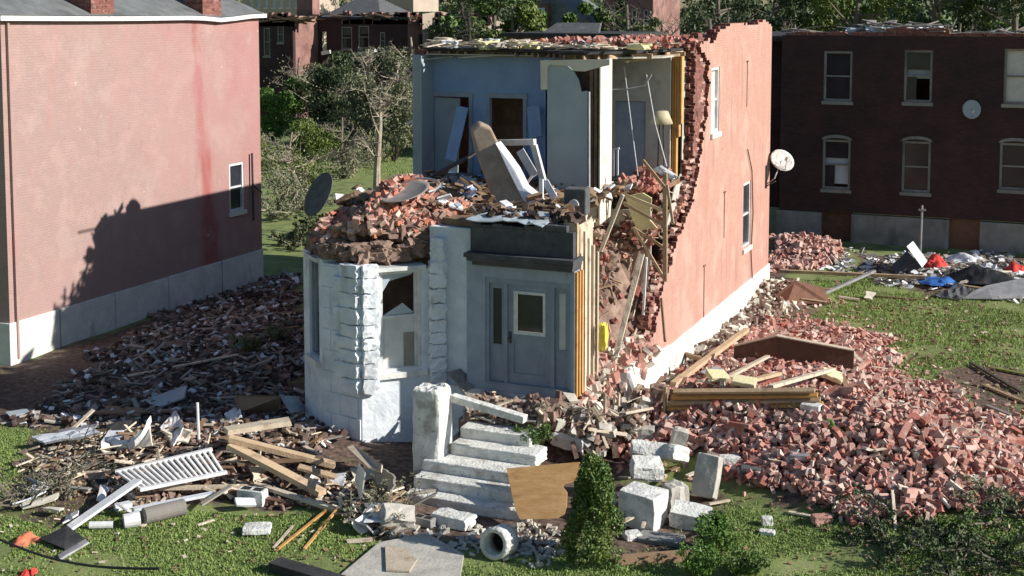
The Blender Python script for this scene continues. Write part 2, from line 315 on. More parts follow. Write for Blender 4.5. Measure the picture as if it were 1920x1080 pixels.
def mass(verts_base, faces, centers, rots, sizes, name, mat, jitter=0.):
    """many copies of a small solid in ONE mesh (numpy)"""
    n = len(centers); k = len(verts_base); vb = np.asarray(verts_base, float)
    V = vb[None]*sizes[:, None, :]
    if jitter: V = V*(1+rng.uniform(-jitter, jitter, V.shape))
    a, b, c = rots[:, 0], rots[:, 1], rots[:, 2]
    ca, sa, cb, sb, cc, sc = np.cos(a), np.sin(a), np.cos(b), np.sin(b), np.cos(c), np.sin(c)
    M = np.stack([np.stack([cc*cb, cc*sb*sa-sc*ca, cc*sb*ca+sc*sa], -1), np.stack([sc*cb, sc*sb*sa+cc*ca, sc*sb*ca-cc*sa], -1), np.stack([-sb, cb*sa, cb*ca], -1)], 1)
    V = np.einsum('nij,nkj->nki', M, V)+np.asarray(centers)[:, None]
    F = np.asarray(faces); fk, fn = F.shape
    I = (F[None]+(np.arange(n)*k)[:, None, None]).reshape(-1)
    me = bpy.data.meshes.new(name); me.vertices.add(n*k); me.vertices.foreach_set('co', V.reshape(-1))
    me.loops.add(len(I)); me.loops.foreach_set('vertex_index', I.astype(np.int32)); me.polygons.add(n*fk)
    me.polygons.foreach_set('loop_start', np.arange(0, n*fk*fn, fn, dtype=np.int32)); me.polygons.foreach_set('loop_total', np.full(n*fk, fn, dtype=np.int32))
    me.update(calc_edges=True); me.shade_flat(); me.materials.append(MATS[mat])
    o = bpy.data.objects.new(name, me); C.objects.link(o); return o
CUBE = [(-.5, -.5, -.5), (.5, -.5, -.5), (.5, .5, -.5), (-.5, .5, -.5), (-.5, -.5, .5), (.5, -.5, .5), (.5, .5, .5), (-.5, .5, .5)]
CUBEF = [(0, 3, 2, 1), (4, 5, 6, 7), (0, 1, 5, 4), (1, 2, 6, 5), (2, 3, 7, 6), (3, 0, 4, 7)]
LEAF = [(-.5, 0, 0), (0, -.25, .06), (.5, 0, 0), (0, .25, .06)]; LEAFF = [(0, 1, 2, 3)]
BLADE = [(-.5, 0, 0), (.5, 0, 0), (.1, 0, 1)]; BLADEF = [(0, 1, 2)]
def inpoly(px, py, poly):
    c = np.zeros(len(px), bool); n = len(poly); j = n-1
    for i in range(n):
        xi, yi = poly[i]; xj, yj = poly[j]
        m_ = ((yi > py) != (yj > py)) & (px < (xj-xi)*(py-yi)/(yj-yi+1e-12)+xi); c ^= m_; j = i
    return c
def scatter(pix, n, edge=.0):
    """points on the ground inside an outline read off the photo"""
    poly = [tuple(G(u, v)[:2]) for u, v in pix]; a = np.array(poly); lo = a.min(0); hi = a.max(0); out = []
    tot = 0
    while tot < n:
        p = rng.uniform(lo, hi, (n*3+200, 2)); nzv = np.sin(p[:, 0]*3.1)*.25+np.cos(p[:, 1]*2.7)*.25
        q = p[inpoly(p[:, 0]+nzv, p[:, 1]+nzv*.6, poly)]; out.append(q); tot += len(q)
        if not len(q): break
    return np.concatenate(out)[:n]
# ground sheet
def axis(lo, hi, st, outer): return np.array([-o for o in outer[::-1]]+list(np.arange(lo, hi+1e-6, st))+list(outer), float)
xs = np.concatenate([[-3000, -1500, -700, -400, -250, -150, -100, -70, -50], np.arange(-36, 8.1, .25), [14, 25, 50, 100, 250, 700, 1500, 3000]])
ys = np.concatenate([[-400, -100, -20, 5, 12], np.arange(16, 58.1, .25), [62, 68, 76, 90, 110, 150, 220, 350, 600, 1200, 2500, 4500]])
XX, YY = np.meshgrid(xs, ys, indexing='ij'); ZZ = H(XX, YY); nx, ny = XX.shape
g = MB(); g.v = [tuple(p) for p in np.stack([XX, YY, ZZ], -1).reshape(-1, 3)]
g.f = [(i*ny+j, (i+1)*ny+j, (i+1)*ny+j+1, i*ny+j+1) for i in range(nx-1) for j in range(ny-1)]; g.mi = [0]*len(g.f)
m = mk('ground', [(.12, .13, .05), (.16, .2, .06), (.2, .25, .075), (.25, .26, .11)], 1.1, .95, .6, 12, coord='G')
# bare soil under the rubble, grass elsewhere
t = m.node_tree; N = t.nodes; L = t.links; b = N['Principled BSDF']; out = b.inputs['Base Color'].links[0].from_socket
at = N.new('ShaderNodeAttribute'); at.attribute_name = 'soil'; nz = N.new('ShaderNodeTexNoise'); nz.inputs['Scale'].default_value = 2.2; nz.inputs['Detail'].default_value = 8
ge = N.new('ShaderNodeNewGeometry'); L.new(ge.outputs['Position'], nz.inputs[0])
ma = N.new('ShaderNodeMath'); ma.operation = 'ADD'; L.new(at.outputs['Fac'], ma.inputs[0]); L.new(nz.outputs[0], ma.inputs[1])
mr = N.new('ShaderNodeMapRange'); mr.inputs[1].default_value = .72; mr.inputs[2].default_value = .95; L.new(ma.outputs[0], mr.inputs[0])
c2 = N.new('ShaderNodeValToRGB'); n4 = N.new('ShaderNodeTexNoise'); n4.inputs['Scale'].default_value = 9; n4.inputs['Detail'].default_value = 8; L.new(ge.outputs['Position'], n4.inputs[0]); L.new(n4.outputs[0], c2.inputs[0])
c2.color_ramp.elements[0].color = (.05, .032, .022, 1); c2.color_ramp.elements[0].position = .35; c2.color_ramp.elements[1].color = (.2, .13, .1, 1); c2.color_ramp.elements[1].position = .7
mi = N.new('ShaderNodeMixRGB'); L.new(mr.outputs[0], mi.inputs[0]); L.new(out, mi.inputs[1]); L.new(c2.outputs[0], mi.inputs[2]); L.new(mi.outputs[0], b.inputs['Base Color'])
HEAP = [(1135, 850), (1160, 790), (1230, 740), (1300, 690), (1440, 600), (1560, 615), (1640, 640), (1690, 700), (1760, 740), (1850, 770), (1925, 830), (1990, 900), (1940, 960), (1860, 970), (1780, 960), (1700, 990), (1600, 985), (1540, 950), (1480, 965), (1400, 900), (1350, 870), (1280, 840), (1200, 860)]
LRUB = [(40, 800), (110, 720), (220, 650), (330, 580), (490, 520), (560, 520), (570, 640), (575, 760), (640, 850), (560, 850), (420, 830), (300, 800), (150, 800)]
FRUB = [(1440, 450), (1530, 452), (1580, 470), (1570, 500), (1500, 510), (1440, 515)]
SOILS = [HEAP, LRUB, [(-40, 700), (500, 540), (500, 600), (60, 800), (-40, 790)], FRUB, [(560, 760), (800, 800), (1150, 760), (1180, 860), (1050, 1050), (700, 1020), (620, 900)], [(1170, 760), (1440, 500), (1560, 560), (1460, 640), (1250, 760)], [(1600, 470), (1925, 480), (1925, 560), (1750, 560), (1620, 510)], [(1130, 900), (1360, 930), (1330, 1050), (1140, 1060)], [(1750, 690), (1925, 690), (1925, 780), (1850, 780)], [(60, 800), (420, 800), (640, 900), (560, 960), (250, 940), (100, 1000), (0, 960)]]
soil = np.zeros(nx*ny); fx = XX.reshape(-1); fy = YY.reshape(-1)
for sp in SOILS:
    poly = [tuple(G(u, v)[:2]) for u, v in sp]
    for dx, dy in ((0, 0), (.3, 0), (-.3, 0), (0, .3), (0, -.3), (.5, .5), (-.5, -.5)):
        soil = np.maximum(soil, 0); soil += inpoly(fx+dx, fy+dy, poly)/7.
soil += ((fx > -16.3) & (fx < -9.1) & (fy > 25) & (fy < 44.5))*1.0
soil = np.clip(soil, 0, 1)*.6
go = g.build('ground', 'ground', None, True); tag(go, kind='structure')
av = go.data.attributes.new('soil', 'FLOAT', 'POINT'); av.data.foreach_set('value', soil.astype(np.float32))

# grass: short tufts on the open lawns (nobody could count it)
def soil_at(p):
    s_ = np.zeros(len(p))
    for sp in SOILS: s_ = np.maximum(s_, inpoly(p[:, 0], p[:, 1], [tuple(G(u, v)[:2]) for u, v in sp]))
    return s_
def grass(name, lab, pix, n, h=.04):
    p = scatter(pix, n); k = soil_at(p); p = p[(k < .5) | (rng.random(len(p)) < .12)]
    nzg = np.sin(p[:, 0]*1.7+np.sin(p[:, 1]*1.3)*2)+np.cos(p[:, 1]*2.1+np.sin(p[:, 0]*.9)*2)+rng.normal(0, .5, len(p)); p = p[nzg > -.9]
    zc = H(p[:, 0], p[:, 1]); n = len(p); rot = np.stack([rng.uniform(-.6, .6, n), rng.uniform(-.6, .6, n), rng.uniform(0, 6.3, n)], 1)
    s_ = rng.uniform(.5, 1.5, n); sz = np.stack([.025*s_, s_, h*s_], 1)
    o = mass(BLADE, BLADEF, np.stack([p[:, 0], p[:, 1], zc-.005], 1), rot, sz, name, 'grass'); return tag(o, lab, 'grass', kind='stuff')
grass('grass', 'short green lawn in front of the steps and left debris', [(-40, 790), (60, 800), (250, 960), (640, 960), (740, 1000), (650, 1100), (-40, 1100)], 60000)
grass('grass', 'green lawn and weeds at the bottom right below the brick heap', [(820, 1100), (850, 1040), (1150, 1040), (1350, 920), (1560, 960), (1925, 980), (1960, 1100)], 50000)
grass('grass', 'sunlit green lawn between brick heap and dark building', [(1440, 600), (1560, 510), (1780, 500), (1960, 560), (1960, 850), (1750, 740), (1600, 640)], 50000, .07)
grass('grass', 'rough grass in the back yard behind the pink house', [(490, 330), (560, 260), (800, 255), (800, 330)], 12000, .14)
# ================================================================ buildings
def wall_boxes(mb, plane, pos, th, a0, a1, z0, z1, holes, mi=0):
    """solid wall in the plane x=pos or y=pos with real openings; holes = (a0,a1,z0,z1); th grows away from the viewer's side"""
    aa = sorted({a0, a1, *[h[0] for h in holes], *[h[1] for h in holes]}); zz = sorted({z0, z1, *[h[2] for h in holes], *[h[3] for h in holes]})
    aa = [a for a in aa if a0 <= a <= a1]; zz = [z for z in zz if z0 <= z <= z1]
    for i in range(len(aa)-1):
        for j in range(len(zz)-1):
            ac, zc = (aa[i]+aa[i+1])/2, (zz[j]+zz[j+1])/2
            if any(h[0] < ac < h[1] and h[2] < zc < h[3] for h in holes): continue
            if plane == 'x': mb.box((pos-th, aa[i], zz[j]), (pos, aa[i+1], zz[j+1]), mi)
            else: mb.box((aa[i], pos, zz[j]), (aa[i+1], pos+th, zz[j+1]), mi)
def wbox(mb, plane, pos, a0, a1, z0, z1, d0, d1, mi=0):
    """box on a wall: d0..d1 measured outward from the wall face"""
    if plane == 'x': mb.box((pos+d0, a0, z0), (pos+d1, a1, z1), mi)
    else: mb.box((a0, pos-d1, z0), (a1, pos-d0, z1), mi)
def window(parent, plane, pos, a0, a1, z0, z1, frame='paint_trim', depth=.12, arch=False, glass='glass', broken=False, label=None, lintel=True, blind=None):
    f = MB(); t = .09; d = -depth
    wbox(f, plane, pos, a0, a0+t, z0, z1, d-.06, d+.08); wbox(f, plane, pos, a1-t, a1, z0, z1, d-.06, d+.08)
    wbox(f, plane, pos, a0+t, a1-t, z1-t, z1, d-.06, d+.08); wbox(f, plane, pos, a0+t, a1-t, z0, z0+t, d-.06, d+.08)
    zm = (z0+z1)/2; wbox(f, plane, pos, a0+t, a1-t, zm-.03, zm+.03, d-.04, d+.05)
    o = f.build('window', frame, parent)
    if label: o['label'] = label
    s = MB(); wbox(s, plane, pos, a0-.06, a1+.06, z0-.14, z0-.005, -.1, .07); s.build('sill', 'fnd_white' if frame == 'paint_trim' else frame, o)
    if arch:
        s = MB(); n = 8; am = (a0+a1)/2; w_ = (a1-a0)/2+.05; pts = []
        for i in range(n+1): tt = math.pi*i/n; pts.append((am-w_*math.cos(tt), z1+.004+.2*math.sin(tt)))
        for i in range(n, -1, -1): tt = math.pi*i/n; pts.append((am-(w_-.1)*math.cos(tt), z1-.02+.1*math.sin(tt)))
        for i in range(n):
            q = [pts[i], pts[i+1], pts[2*n-i], pts[2*n+1-i]]
            if plane == 'y': s.prism([(a, pos-.03, z) for a, z in q], (0, .06, 0))
            else: s.prism([(pos-.03, a, z) for a, z in q], (.06, 0, 0))
        s.build('arch_lintel', frame, o)
    p = MB()
    if broken:
        for (x0, x1, y0, y1) in ((a0+t, a0+t+(a1-a0)*.35, z0+t, zm-.03), (a0+t, a1-t, zm+.25, z1-t)): wbox(p, plane, pos, x0, x1, y0, y1, d-.01, d)
    else:
        wbox(p, plane, pos, a0+t, a1-t, z0+t, zm-.03, d-.01, d); wbox(p, plane, pos, a0+t, a1-t, zm+.03, z1-t, d-.02, d-.01)
    p.build('pane', glass, o)
    if blind:
        p = MB(); b0, b1, m_ = blind; wbox(p, plane, pos, a0+.1, a1-.1, z0+(z1-z0)*b0, z0+(z1-z0)*b1, d-.12, d-.1); p.build('blind', m_, o)
    return o

# ---- left building -------------------------------------------------------
XL = -25.7
lb = thing('brick_house', (XL, 27, 0), 'intact house with faded pink side wall, two chimneys and dark roof, left of the ruin', 'house')
YN, YF = 26.75, 38.62
LWIN = (36.75, 37.6, 2.62, 4.25)
mb = MB(); wall_boxes(mb, 'x', XL, .35, YN, YF, 1.1, 9.12, [LWIN]); mb.build('wall', 'left_paint', lb)
mb = MB(); wall_boxes(mb, 'y', YN-.0, .35, -40, XL-.35, 1.1, 9.12, [(-30, -28.8, 5.6, 7.6), (-30, -28.8, 1.9, 3.9), (-35, -33.8, 5.6, 7.6)]); mb.build('front_wall', 'left_paint', lb)
mb = MB(); mb.box((-40, YF-.35, 1.1), (XL-.35, YF, 9.12)); mb.build('rear_wall', 'rawbrick', lb)
mb = MB(); cuts = [YN-.06, 28.6, 30.9, 33.4, 36.2, YF+.03]
for i, (a, b_) in enumerate(zip(cuts, cuts[1:])): mb.box((XL-.4, a+(.03 if i else 0), -.6), (XL+.05+.006*(i % 2), b_-.03, 1.1-.004*(i % 3)))
mb.build('foundation', 'fnd_white', lb, bevel=.015)
mb = MB(); mb.box((XL-.3, YN, -.5), (XL-.0, YF, 1.05)); mb.box((-40, YN-.04, -.5), (XL-.42, YN+.3, 1.1)); mb.build('foundation_core', 'fnd_gray', lb)
window(lb, 'x', XL, *LWIN, depth=.1, glass='glass', label='lone white window low at the rear of the pink wall', blind=(.5, .95, 'blind'))
for a0, a1, z0, z1 in ((-30, -28.8, 5.6, 7.6), (-30, -28.8, 1.9, 3.9), (-35, -33.8, 5.6, 7.6)): window(lb, 'y', YN, a0, a1, z0, z1)
# roof: mansard slope with a sagging gutter along the wall
rf = MB(); n = 14; z0 = 9.22
def sag(t): return -.05*math.sin(t*math.pi)-.1*math.exp(-((t-.8)/.08)**2)
for i in range(n):
    a, b_ = YN-.2+(YF+.4-YN)*i/n, YN-.2+(YF+.4-YN)*(i+1)/n
    rf.add([(XL+.1, a, z0+sag(i/n)), (XL+.1, b_, z0+sag((i+1)/n)), (XL-2.6, min(b_, YF-.2), z0+1.15), (XL-2.6, min(a, YF-.2), z0+1.15)], [(0, 1, 2, 3)])
rf.add([(XL+.1, YF+.2, z0), (XL-8, YF+.2, z0), (XL-8, YF-1.2, z0+1.15), (XL-2.6, YF-.2, z0+1.15)], [(0, 1, 2, 3)])
rf.add([(XL-2.6, YN-.2, z0+1.15), (XL-2.6, YF-.2, z0+1.15), (-40, YF-.2, z0+1.4), (-40, YN-.2, z0+1.4)], [(0, 1, 2, 3)])
rf.add([(XL+.1, YN-.2, z0), (XL-2.6, YN-.2, z0+1.15), (-40, YN-.2, z0+1.4), (-40, YN-.2, z0-.05)], [(0, 1, 2, 3)])
ro = rf.build('roof', 'roofgrey', lb)
for yy, lab in ((30.75, None), (36.0, None)):
    c = MB(); c.box((XL-.75, yy-.5, 9.15), (XL-.02, yy+.5, 10.5)); c.box((XL-.8, yy-.56, 10.5), (XL+.03, yy+.56, 10.75)); c.build('chimney', 'rawbrick', ro)
gt = MB()
for i in range(n):
    a, b_ = YN-.2+(YF+.4-YN)*i/n, YN-.2+(YF+.4-YN)*(i+1)/n
    p, q = Vector((XL+.12, a, z0-.08+sag(i/n))), Vector((XL+.12, b_, z0-.08+sag((i+1)/n)))
    gt.beam(p, q, .18, .13)
gt.build('gutter', 'white_metal', lb)
c = MB(); c.beam((XL+.05, YN+.22, .1), (XL+.05, YN+.2, 9.1), .07, .07); c.build('downpipe', 'left_paint', lb)
c = MB(); c.tube([(XL+.12, 37.95, 2.2), (XL+.1, 37.95, 4.5)], .04); c.tube([(XL+.1, 37.95, 3.4), (XL+.1, 38.5, 3.1)], .03); c.build('vent_pipe', 'dark_metal', lb)

# ---- dark building across the yard on the right ---------------------------
YB = 54.2
rb = thing('brick_building', (-5, YB, 0), 'long two storey dark brick building with torn roof edge, standing in shade behind the lawn', 'building')
wins = [(-9.3, -8.18, 5.68, 7.68, 0), (-6.18, -5.12, 5.72, 7.76, 0), (-2.5, -1.35, 5.75, 7.85, 0), (-9.28, -8.18, 2.12, 4.12, 1), (-6.18, -5.1, 2.16, 4.18, 1), (-2.56, -1.45, 2.45, 4.25, 1), (1.2, 2.3, 5.72, 7.76, 0), (1.2, 2.3, 2.16, 4.18, 1)]
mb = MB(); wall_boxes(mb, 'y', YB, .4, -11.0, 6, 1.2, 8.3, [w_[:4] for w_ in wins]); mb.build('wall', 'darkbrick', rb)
mb = MB()
x = -12.6
for k in range(int(12)):   # rear-left corner left standing in steps, with one recessed bay
    pass
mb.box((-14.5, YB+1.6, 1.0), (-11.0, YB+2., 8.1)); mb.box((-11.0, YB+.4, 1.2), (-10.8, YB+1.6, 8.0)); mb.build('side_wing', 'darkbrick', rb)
rag = MB()
for k in range(190):
    x0 = -11+17*rng.random(); h = rng.uniform(.03, .22)*(1.6 if -7 < x0 < -4.5 else .7); rag.box((x0, YB+.002+rng.uniform(0, .1), 8.3), (x0+rng.uniform(.2, .7), YB+.38, 8.3+h))
rag.build('broken_parapet', 'rawbrick', rb)
rb_ = MB()
for k in range(110):
    x0 = rng.choice([rng.uniform(-11, 5), rng.uniform(-7.8, -5)]); y0 = YB+rng.uniform(.3, 2.5); a = rng.uniform(0, 3.1); l = rng.uniform(.3, 1.2); z0_ = 8.36+rng.uniform(0, .35 if -7.8 < x0 < -5 else .12); rb_.beam((x0-math.cos(a)*l, y0-math.sin(a)*l*.4, z0_), (x0+math.cos(a)*l, y0+math.sin(a)*l*.4, z0_+rng.uniform(-.1, .25)), rng.uniform(.08, .4), .04)
tag(rb_.build('roof_debris', 'lumber_grey', rb), kind='stuff')
rb_ = MB()
for k in range(22): x0 = rng.choice([rng.uniform(-11, 5), rng.uniform(-7.6, -5)]); rb_.rock((x0, YB+rng.uniform(.4, 1.5), 8.5), (rng.uniform(.3, .9), .4, rng.uniform(.1, .3)), k+900, 3, .3)
tag(rb_.build('roof_scraps', 'paper', rb), kind='stuff')
mb = MB(); mb.box((-14.5, YB+.41, 8.05), (6, YB+12, 8.25)); mb.build('roof', 'tar', rb)
mb = MB()
for a, b_ in ((-11.1, -9.3), (-8.1, -4.35), (-3.2, 6)): mb.box((a, YB-.08, -.4), (b_, YB+.3, 1.15))
mb.build('foundation', 'fnd_gray', rb)
for a_, b_ in ((-9.3, -8.1), (-4.35, -3.2)): mb = MB(); mb.box((a_, YB+.25, -.2), (b_, YB+.3, 1.2)); mb.build('basement_door', 'rusty', rb)
for i, (a0, a1, z0_, z1_, ar) in enumerate(wins):
    if i == 2: o = window(rb, 'y', YB, a0, a1, z0_, z1_, depth=.14, frame='lumber_grey', glass='blind', blind=(.5, .97, 'insul'), label='boarded window with a yellow panel in its upper half'); continue
    window(rb, 'y', YB, a0, a1, z0_, z1_, frame='fnd_gray', depth=.12, arch=bool(ar), broken=(i in (1, 3)), blind={0: (.5, .9, 'room_grey'), 1: (.45, .8, 'room_grey'), 3: (.1, .7, 'blue_rag'), 5: (.1, .4, 'room_grey')}.get(i))
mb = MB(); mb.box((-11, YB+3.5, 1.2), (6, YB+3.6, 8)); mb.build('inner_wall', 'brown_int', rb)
mb = MB(); mb.box((-11, YB+.42, 4.6), (6, YB+3.5, 4.8)); mb.build('upper_floor', 'lumber_brown', rb)

# ---- the wrecked house -----------------------------------------------------
XR = -9.3; XW = -16.15
hs = thing('ruined_house', (XR, 25.4, 0), 'wrecked two storey red brick house torn open at the front, its blue upstairs room exposed', 'house')
edge = [(PX(u, v, XR)[1], PX(u, v, XR)[2]) for u, v in [(1330, 72), (1312, 90), (1327, 122), (1328, 200), (1322, 260), (1312, 320), (1300, 380), (1282, 430), (1262, 480), (1250, 520), (1238, 560), (1230, 610), (1222, 660), (1210, 690), (1203, 715)]]
ez = np.array([e[1] for e in edge])[::-1]; ey = np.array([e[0] for e in edge])[::-1]
WINS = [(36.25, 37.15, 5.9, 7.75), (40.35, 41.35, 1.95, 4.0)]
top = lambda y: float(np.interp(y, [34.5, 35.3, 36.2, 37, 38.5, 40, 41.5, 43, 44.15], [8.3, 8.75, 8.35, 8.75, 8.95, 8.9, 8.85, 9.0, 8.75]))
mb = MB(); zc = .8; course = .15
ow = MB(); lowz = .85
z = lowz; walk = [0., 0., 0.]; random.seed(21)
inner_y = {}
while z < 9.0:
    z2 = z+.075
    ys_ = float(np.interp(z, ez, ey)); inner_y[round(z, 3)] = ys_
    for wy, (xa, xb) in enumerate(((XR-.115, XR), (XR-.235, XR-.118), (XR-.355, XR-.238))):
        walk[wy] = max(-.3, min(.3, walk[wy]*.9+random.gauss(0, .09))); y0 = ys_+walk[wy]+random.choice((-.06, 0, .06))-(.12*wy if z > 4.6 else .05*wy)+random.uniform(-.03, .03)
        if z > 5.0 and wy: y0 = min(y0, 34.9+random.choice((-.1, 0, .1)))
        # clip the top of the wall
        segs = []; yy = y0
        cutsy = [y0]+[c_ for w_ in WINS if w_[2]-.001 <= z+.03 < w_[3] for c_ in (w_[0], w_[1])]+[44.15]
        spans = [(cutsy[i], cutsy[i+1]) for i in range(0, len(cutsy), 2)] if len(cutsy) % 2 == 0 else [(y0, 44.15)]
        for a, b_ in spans:
            if b_-a < .05: continue
            if z > 8.1:
                y = a
                while y < b_:
                    yn = min(y+.22, b_)
                    if top(y) > z+random.uniform(-.01, .05): ow.box((xa, y, z), (xb, yn-.002, z2), [1, 1, 1, (0 if wy == 0 else 1), 1, 1])
                    y = yn
            else: ow.box((xa, a, z), (xb, b_, z2), [1, 1, 1, (0 if wy == 0 else 1), 1, 1])
    z = z2
ow.build('side_wall', ['side_paint', 'rawbrick'], hs)
window(hs, 'x', XR, *WINS[0], depth=.1, glass='blind', label='upper window in the pink side wall, brickwork cracked away above it')
window(hs, 'x', XR, *WINS[1], depth=.1, glass='glass', blind=(.1, .9, 'blind'))
mb = MB(); cut = [29.9, 32.2, 35, 38, 41, 44.2]
for i, (a, b_) in enumerate(zip(cut, cut[1:])): mb.box((XR-.5, a+.02, -.5), (XR+.05+.006*(i % 2), b_, .84+(.05 if i == 0 else 0)))
mb.build('foundation', 'fnd_white', hs, bevel=.02)
mb = MB()     # broken stone under the missing corner
for k in range(34):
    y = rng.uniform(25.6, 30.2); mb.rock((XR-.15+rng.uniform(-.25, .15), y, rng.uniform(.0, 1.25)), (rng.uniform(.3, .6), rng.uniform(.3, .7), rng.uniform(.2, .4)), k, 2, .2, (rng.uniform(-.3, .3), rng.uniform(-.3, .3), rng.uniform(-.5, .5)))
mb.build('broken_foundation', 'stone_white', hs)
mb = MB()     # iron anchors and rust streaks on the pink wall
for (u, v, l) in ((1358, 360, 1.35), (1320, 498, 1.9), (1401, 115, 1.4)):
    p = PX(u, v, XR); mb.box((XR+.002, p[1]-.1, p[2]-.02), (XR+.03, p[1]+.1, p[2]+.02)); mb.box((XR+.002, p[1]-.014, p[2]-l), (XR+.018, p[1]+.014, p[2]-.02))
mb.build('wall_anchor', 'rusty', hs)
mb = MB(); pts = [PX(u, v, XR+.04) for u, v in ((1402, 280), (1410, 320), (1412, 400), (1408, 470), (1411, 530))]; mb.tube(pts, .018); mb.build('wall_cable', 'rusty', hs)
# rear and left walls, roof, floors
mb = MB(); mb.box((XW, 31.55, .0), (XW+.3, 44.1, 8.3)); mb.box((XW+.3, 43.8, 0), (XR-.36, 44.1, 8.3)); mb.build('rear_wall', 'rawbrick', hs)
rf = MB()
pts = [(XW+.1, 31.9), (-15, 31.6), (-14, 31.8), (-13, 31.4), (-12, 31.0), (-11.4, 30.3), (-10.9, 30.3), (-10.4, 30.9), (-9.9, 32.4), (-9.66, 33.3), (-9.66, 44), (XW+.02, 44)]
rf.prism([(x, y, 8.28) for x, y in pts], (0, 0, .06)); ro = rf.build('roof', 'tar', hs)
mb = MB()     # roof joists and torn ceiling boards sticking out of the broken roof edge
for k in range(26):
    x = XW+.2+k*.25; y0 = float(np.interp(x, [p[0] for p in pts[:10]], [p[1] for p in pts[:10]]))-rng.uniform(0, .35)
    mb.beam((x, y0+.25, 8.21), (x, y0+3, 8.21), .05, .1)
for k in range(7): mb.beam((XW+.1, 31.9+k*1.8, 8.2), (XR-.4, 31.9+k*1.8, 8.2), .05, .13)
mb.build('ceiling_joist', 'lumber', hs)
mb = MB()
for k in range(80):
    x = rng.uniform(XW+.3, -9.8); y0 = float(np.interp(x, [p[0] for p in pts[:10]], [p[1] for p in pts[:10]]))+rng.uniform(-.25, .6); a = rng.uniform(-.5, .5) if k % 3 else rng.uniform(0, 3.1)
    l = rng.uniform(.4, 1.6); mb.beam((x-l/2*math.cos(a), y0-l/2*math.sin(a), 8.42+rng.uniform(-.02, .08)), (x+l/2*math.cos(a), y0+l/2*math.sin(a), 8.43+rng.uniform(-.04, .12)), .09, .02)
mb.build('roof_boards', 'lumber_pale', hs)
for k in range(30):
    mb = MB(); x = rng.uniform(XW, -9.9); mb.rock((x, rng.uniform(31, 33.5), 8.45), (rng.uniform(.2, .6), rng.uniform(.2, .5), rng.uniform(.08, .26)), k, 3, .3, (0, 0, rng.uniform(0, 3))); mb.build('roof_insulation', ('insul', 'lumber_grey', 'lumber_pale', 'paper')[k % 4], hs)
mb = MB()
for k in range(240):
    x = rng.uniform(-12.8, -9.4); y = rng.uniform(31.0, 36)-(x+12)*-.1; mb.obox((x, max(y, 31.8), 8.43+rng.uniform(0, .16)), (.22, .11, .08), (rng.uniform(-.7, .7), rng.uniform(-.7, .7), rng.uniform(0, 3)))
for k in range(160):
    y = rng.uniform(34.6, 44); mb.obox((XR-.42-rng.uniform(0, .7), y, 8.44+rng.uniform(0, .12)), (.22, .11, .08), (rng.uniform(-.7, .7), rng.uniform(-.7, .7), rng.uniform(0, 3)))
tag(mb.build('roof_rubble', 'brick', hs), kind='stuff')
mb = MB(); mb.box((XW+.3, 31.6, 8.17), (-11.9, 32.0, 8.2)); mb.prism([(x, y, 8.15) for x, y in [(-10.45, 31.2), (-9.5, 32.2), (-9.5, 33.5), (-10.45, 33.5)]], (0, 0, .04)); mb.build('ceiling', 'plaster_hall', hs)
# second floor slab
mb = MB(); fl = [(XW+.2, 31.5), (XW+.6, 29), (-15.2, 27.6), (-14.6, 26.4), (-13, 26.1), (-12.2, 25.75), (-11.4, 25.75), (-9.75, 25.75), (-9.8, 27), (-10.4, 28.4), (-10.45, 31), (-10.45, 33.5), (-9.66, 33.6), (-9.66, 35.2), (XW+.3, 35.2)]
mb.prism([(x, y, 4.72) for x, y in fl], (0, 0, .14)); mb.build('upper_floor', 'lumber_brown', hs)
# blue upstairs room
wins_r = [(-15.82, -14.75, 5.0, 7.05), (-14.15, -13.2, 4.95, 7.05)]
mb = MB(); wall_boxes(mb, 'y', 32.0, .12, XW+.3, -11.75, 4.86, 8.17, wins_r); mb.build('room_back_wall', 'room_blue', hs)
mb = MB(); mb.box((XW, 31.45, 4.86), (XW+.298, 31.548, 8.17)); mb.box((XW+.3, 31.3, 4.86), (XW+.34, 31.998, 8.17)); mb.build('room_side_wall', 'room_grey', hs)
tr = MB()
for a0, a1, z0_, z1_ in wins_r:
    wbox(tr, 'y', 32, a0-.1, a0, z0_, z1_, 0, .03); wbox(tr, 'y', 32, a1, a1+.1, z0_, z1_, 0, .03); wbox(tr, 'y', 32, a0-.12, a1+.12, z1_, z1_+.12, 0, .035)
tr.build('door_casing', 'paint_doorwall', hs)
d = MB(); d.prism([(-15.8, 32.05, 5), (-15.17, 32.16, 5), (-15.1, 32.16, 7.0), (-15.8, 32.05, 7.02)], (0, .04, 0)); d.prism([(-14.95, 32.3, 5), (-14.78, 32.3, 5), (-14.76, 32.3, 7.0), (-14.8, 32.3, 7.02)], (0, .04, 0)); d.build('closet_door', 'room_grey', hs)
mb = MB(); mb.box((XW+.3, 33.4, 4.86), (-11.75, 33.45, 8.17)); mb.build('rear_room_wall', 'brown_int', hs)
mb = MB(); mb.box((-13.2, 32.3, 4.9), (-12.9, 32.34, 7.1)); mb.build('rear_door', 'plaster', hs)
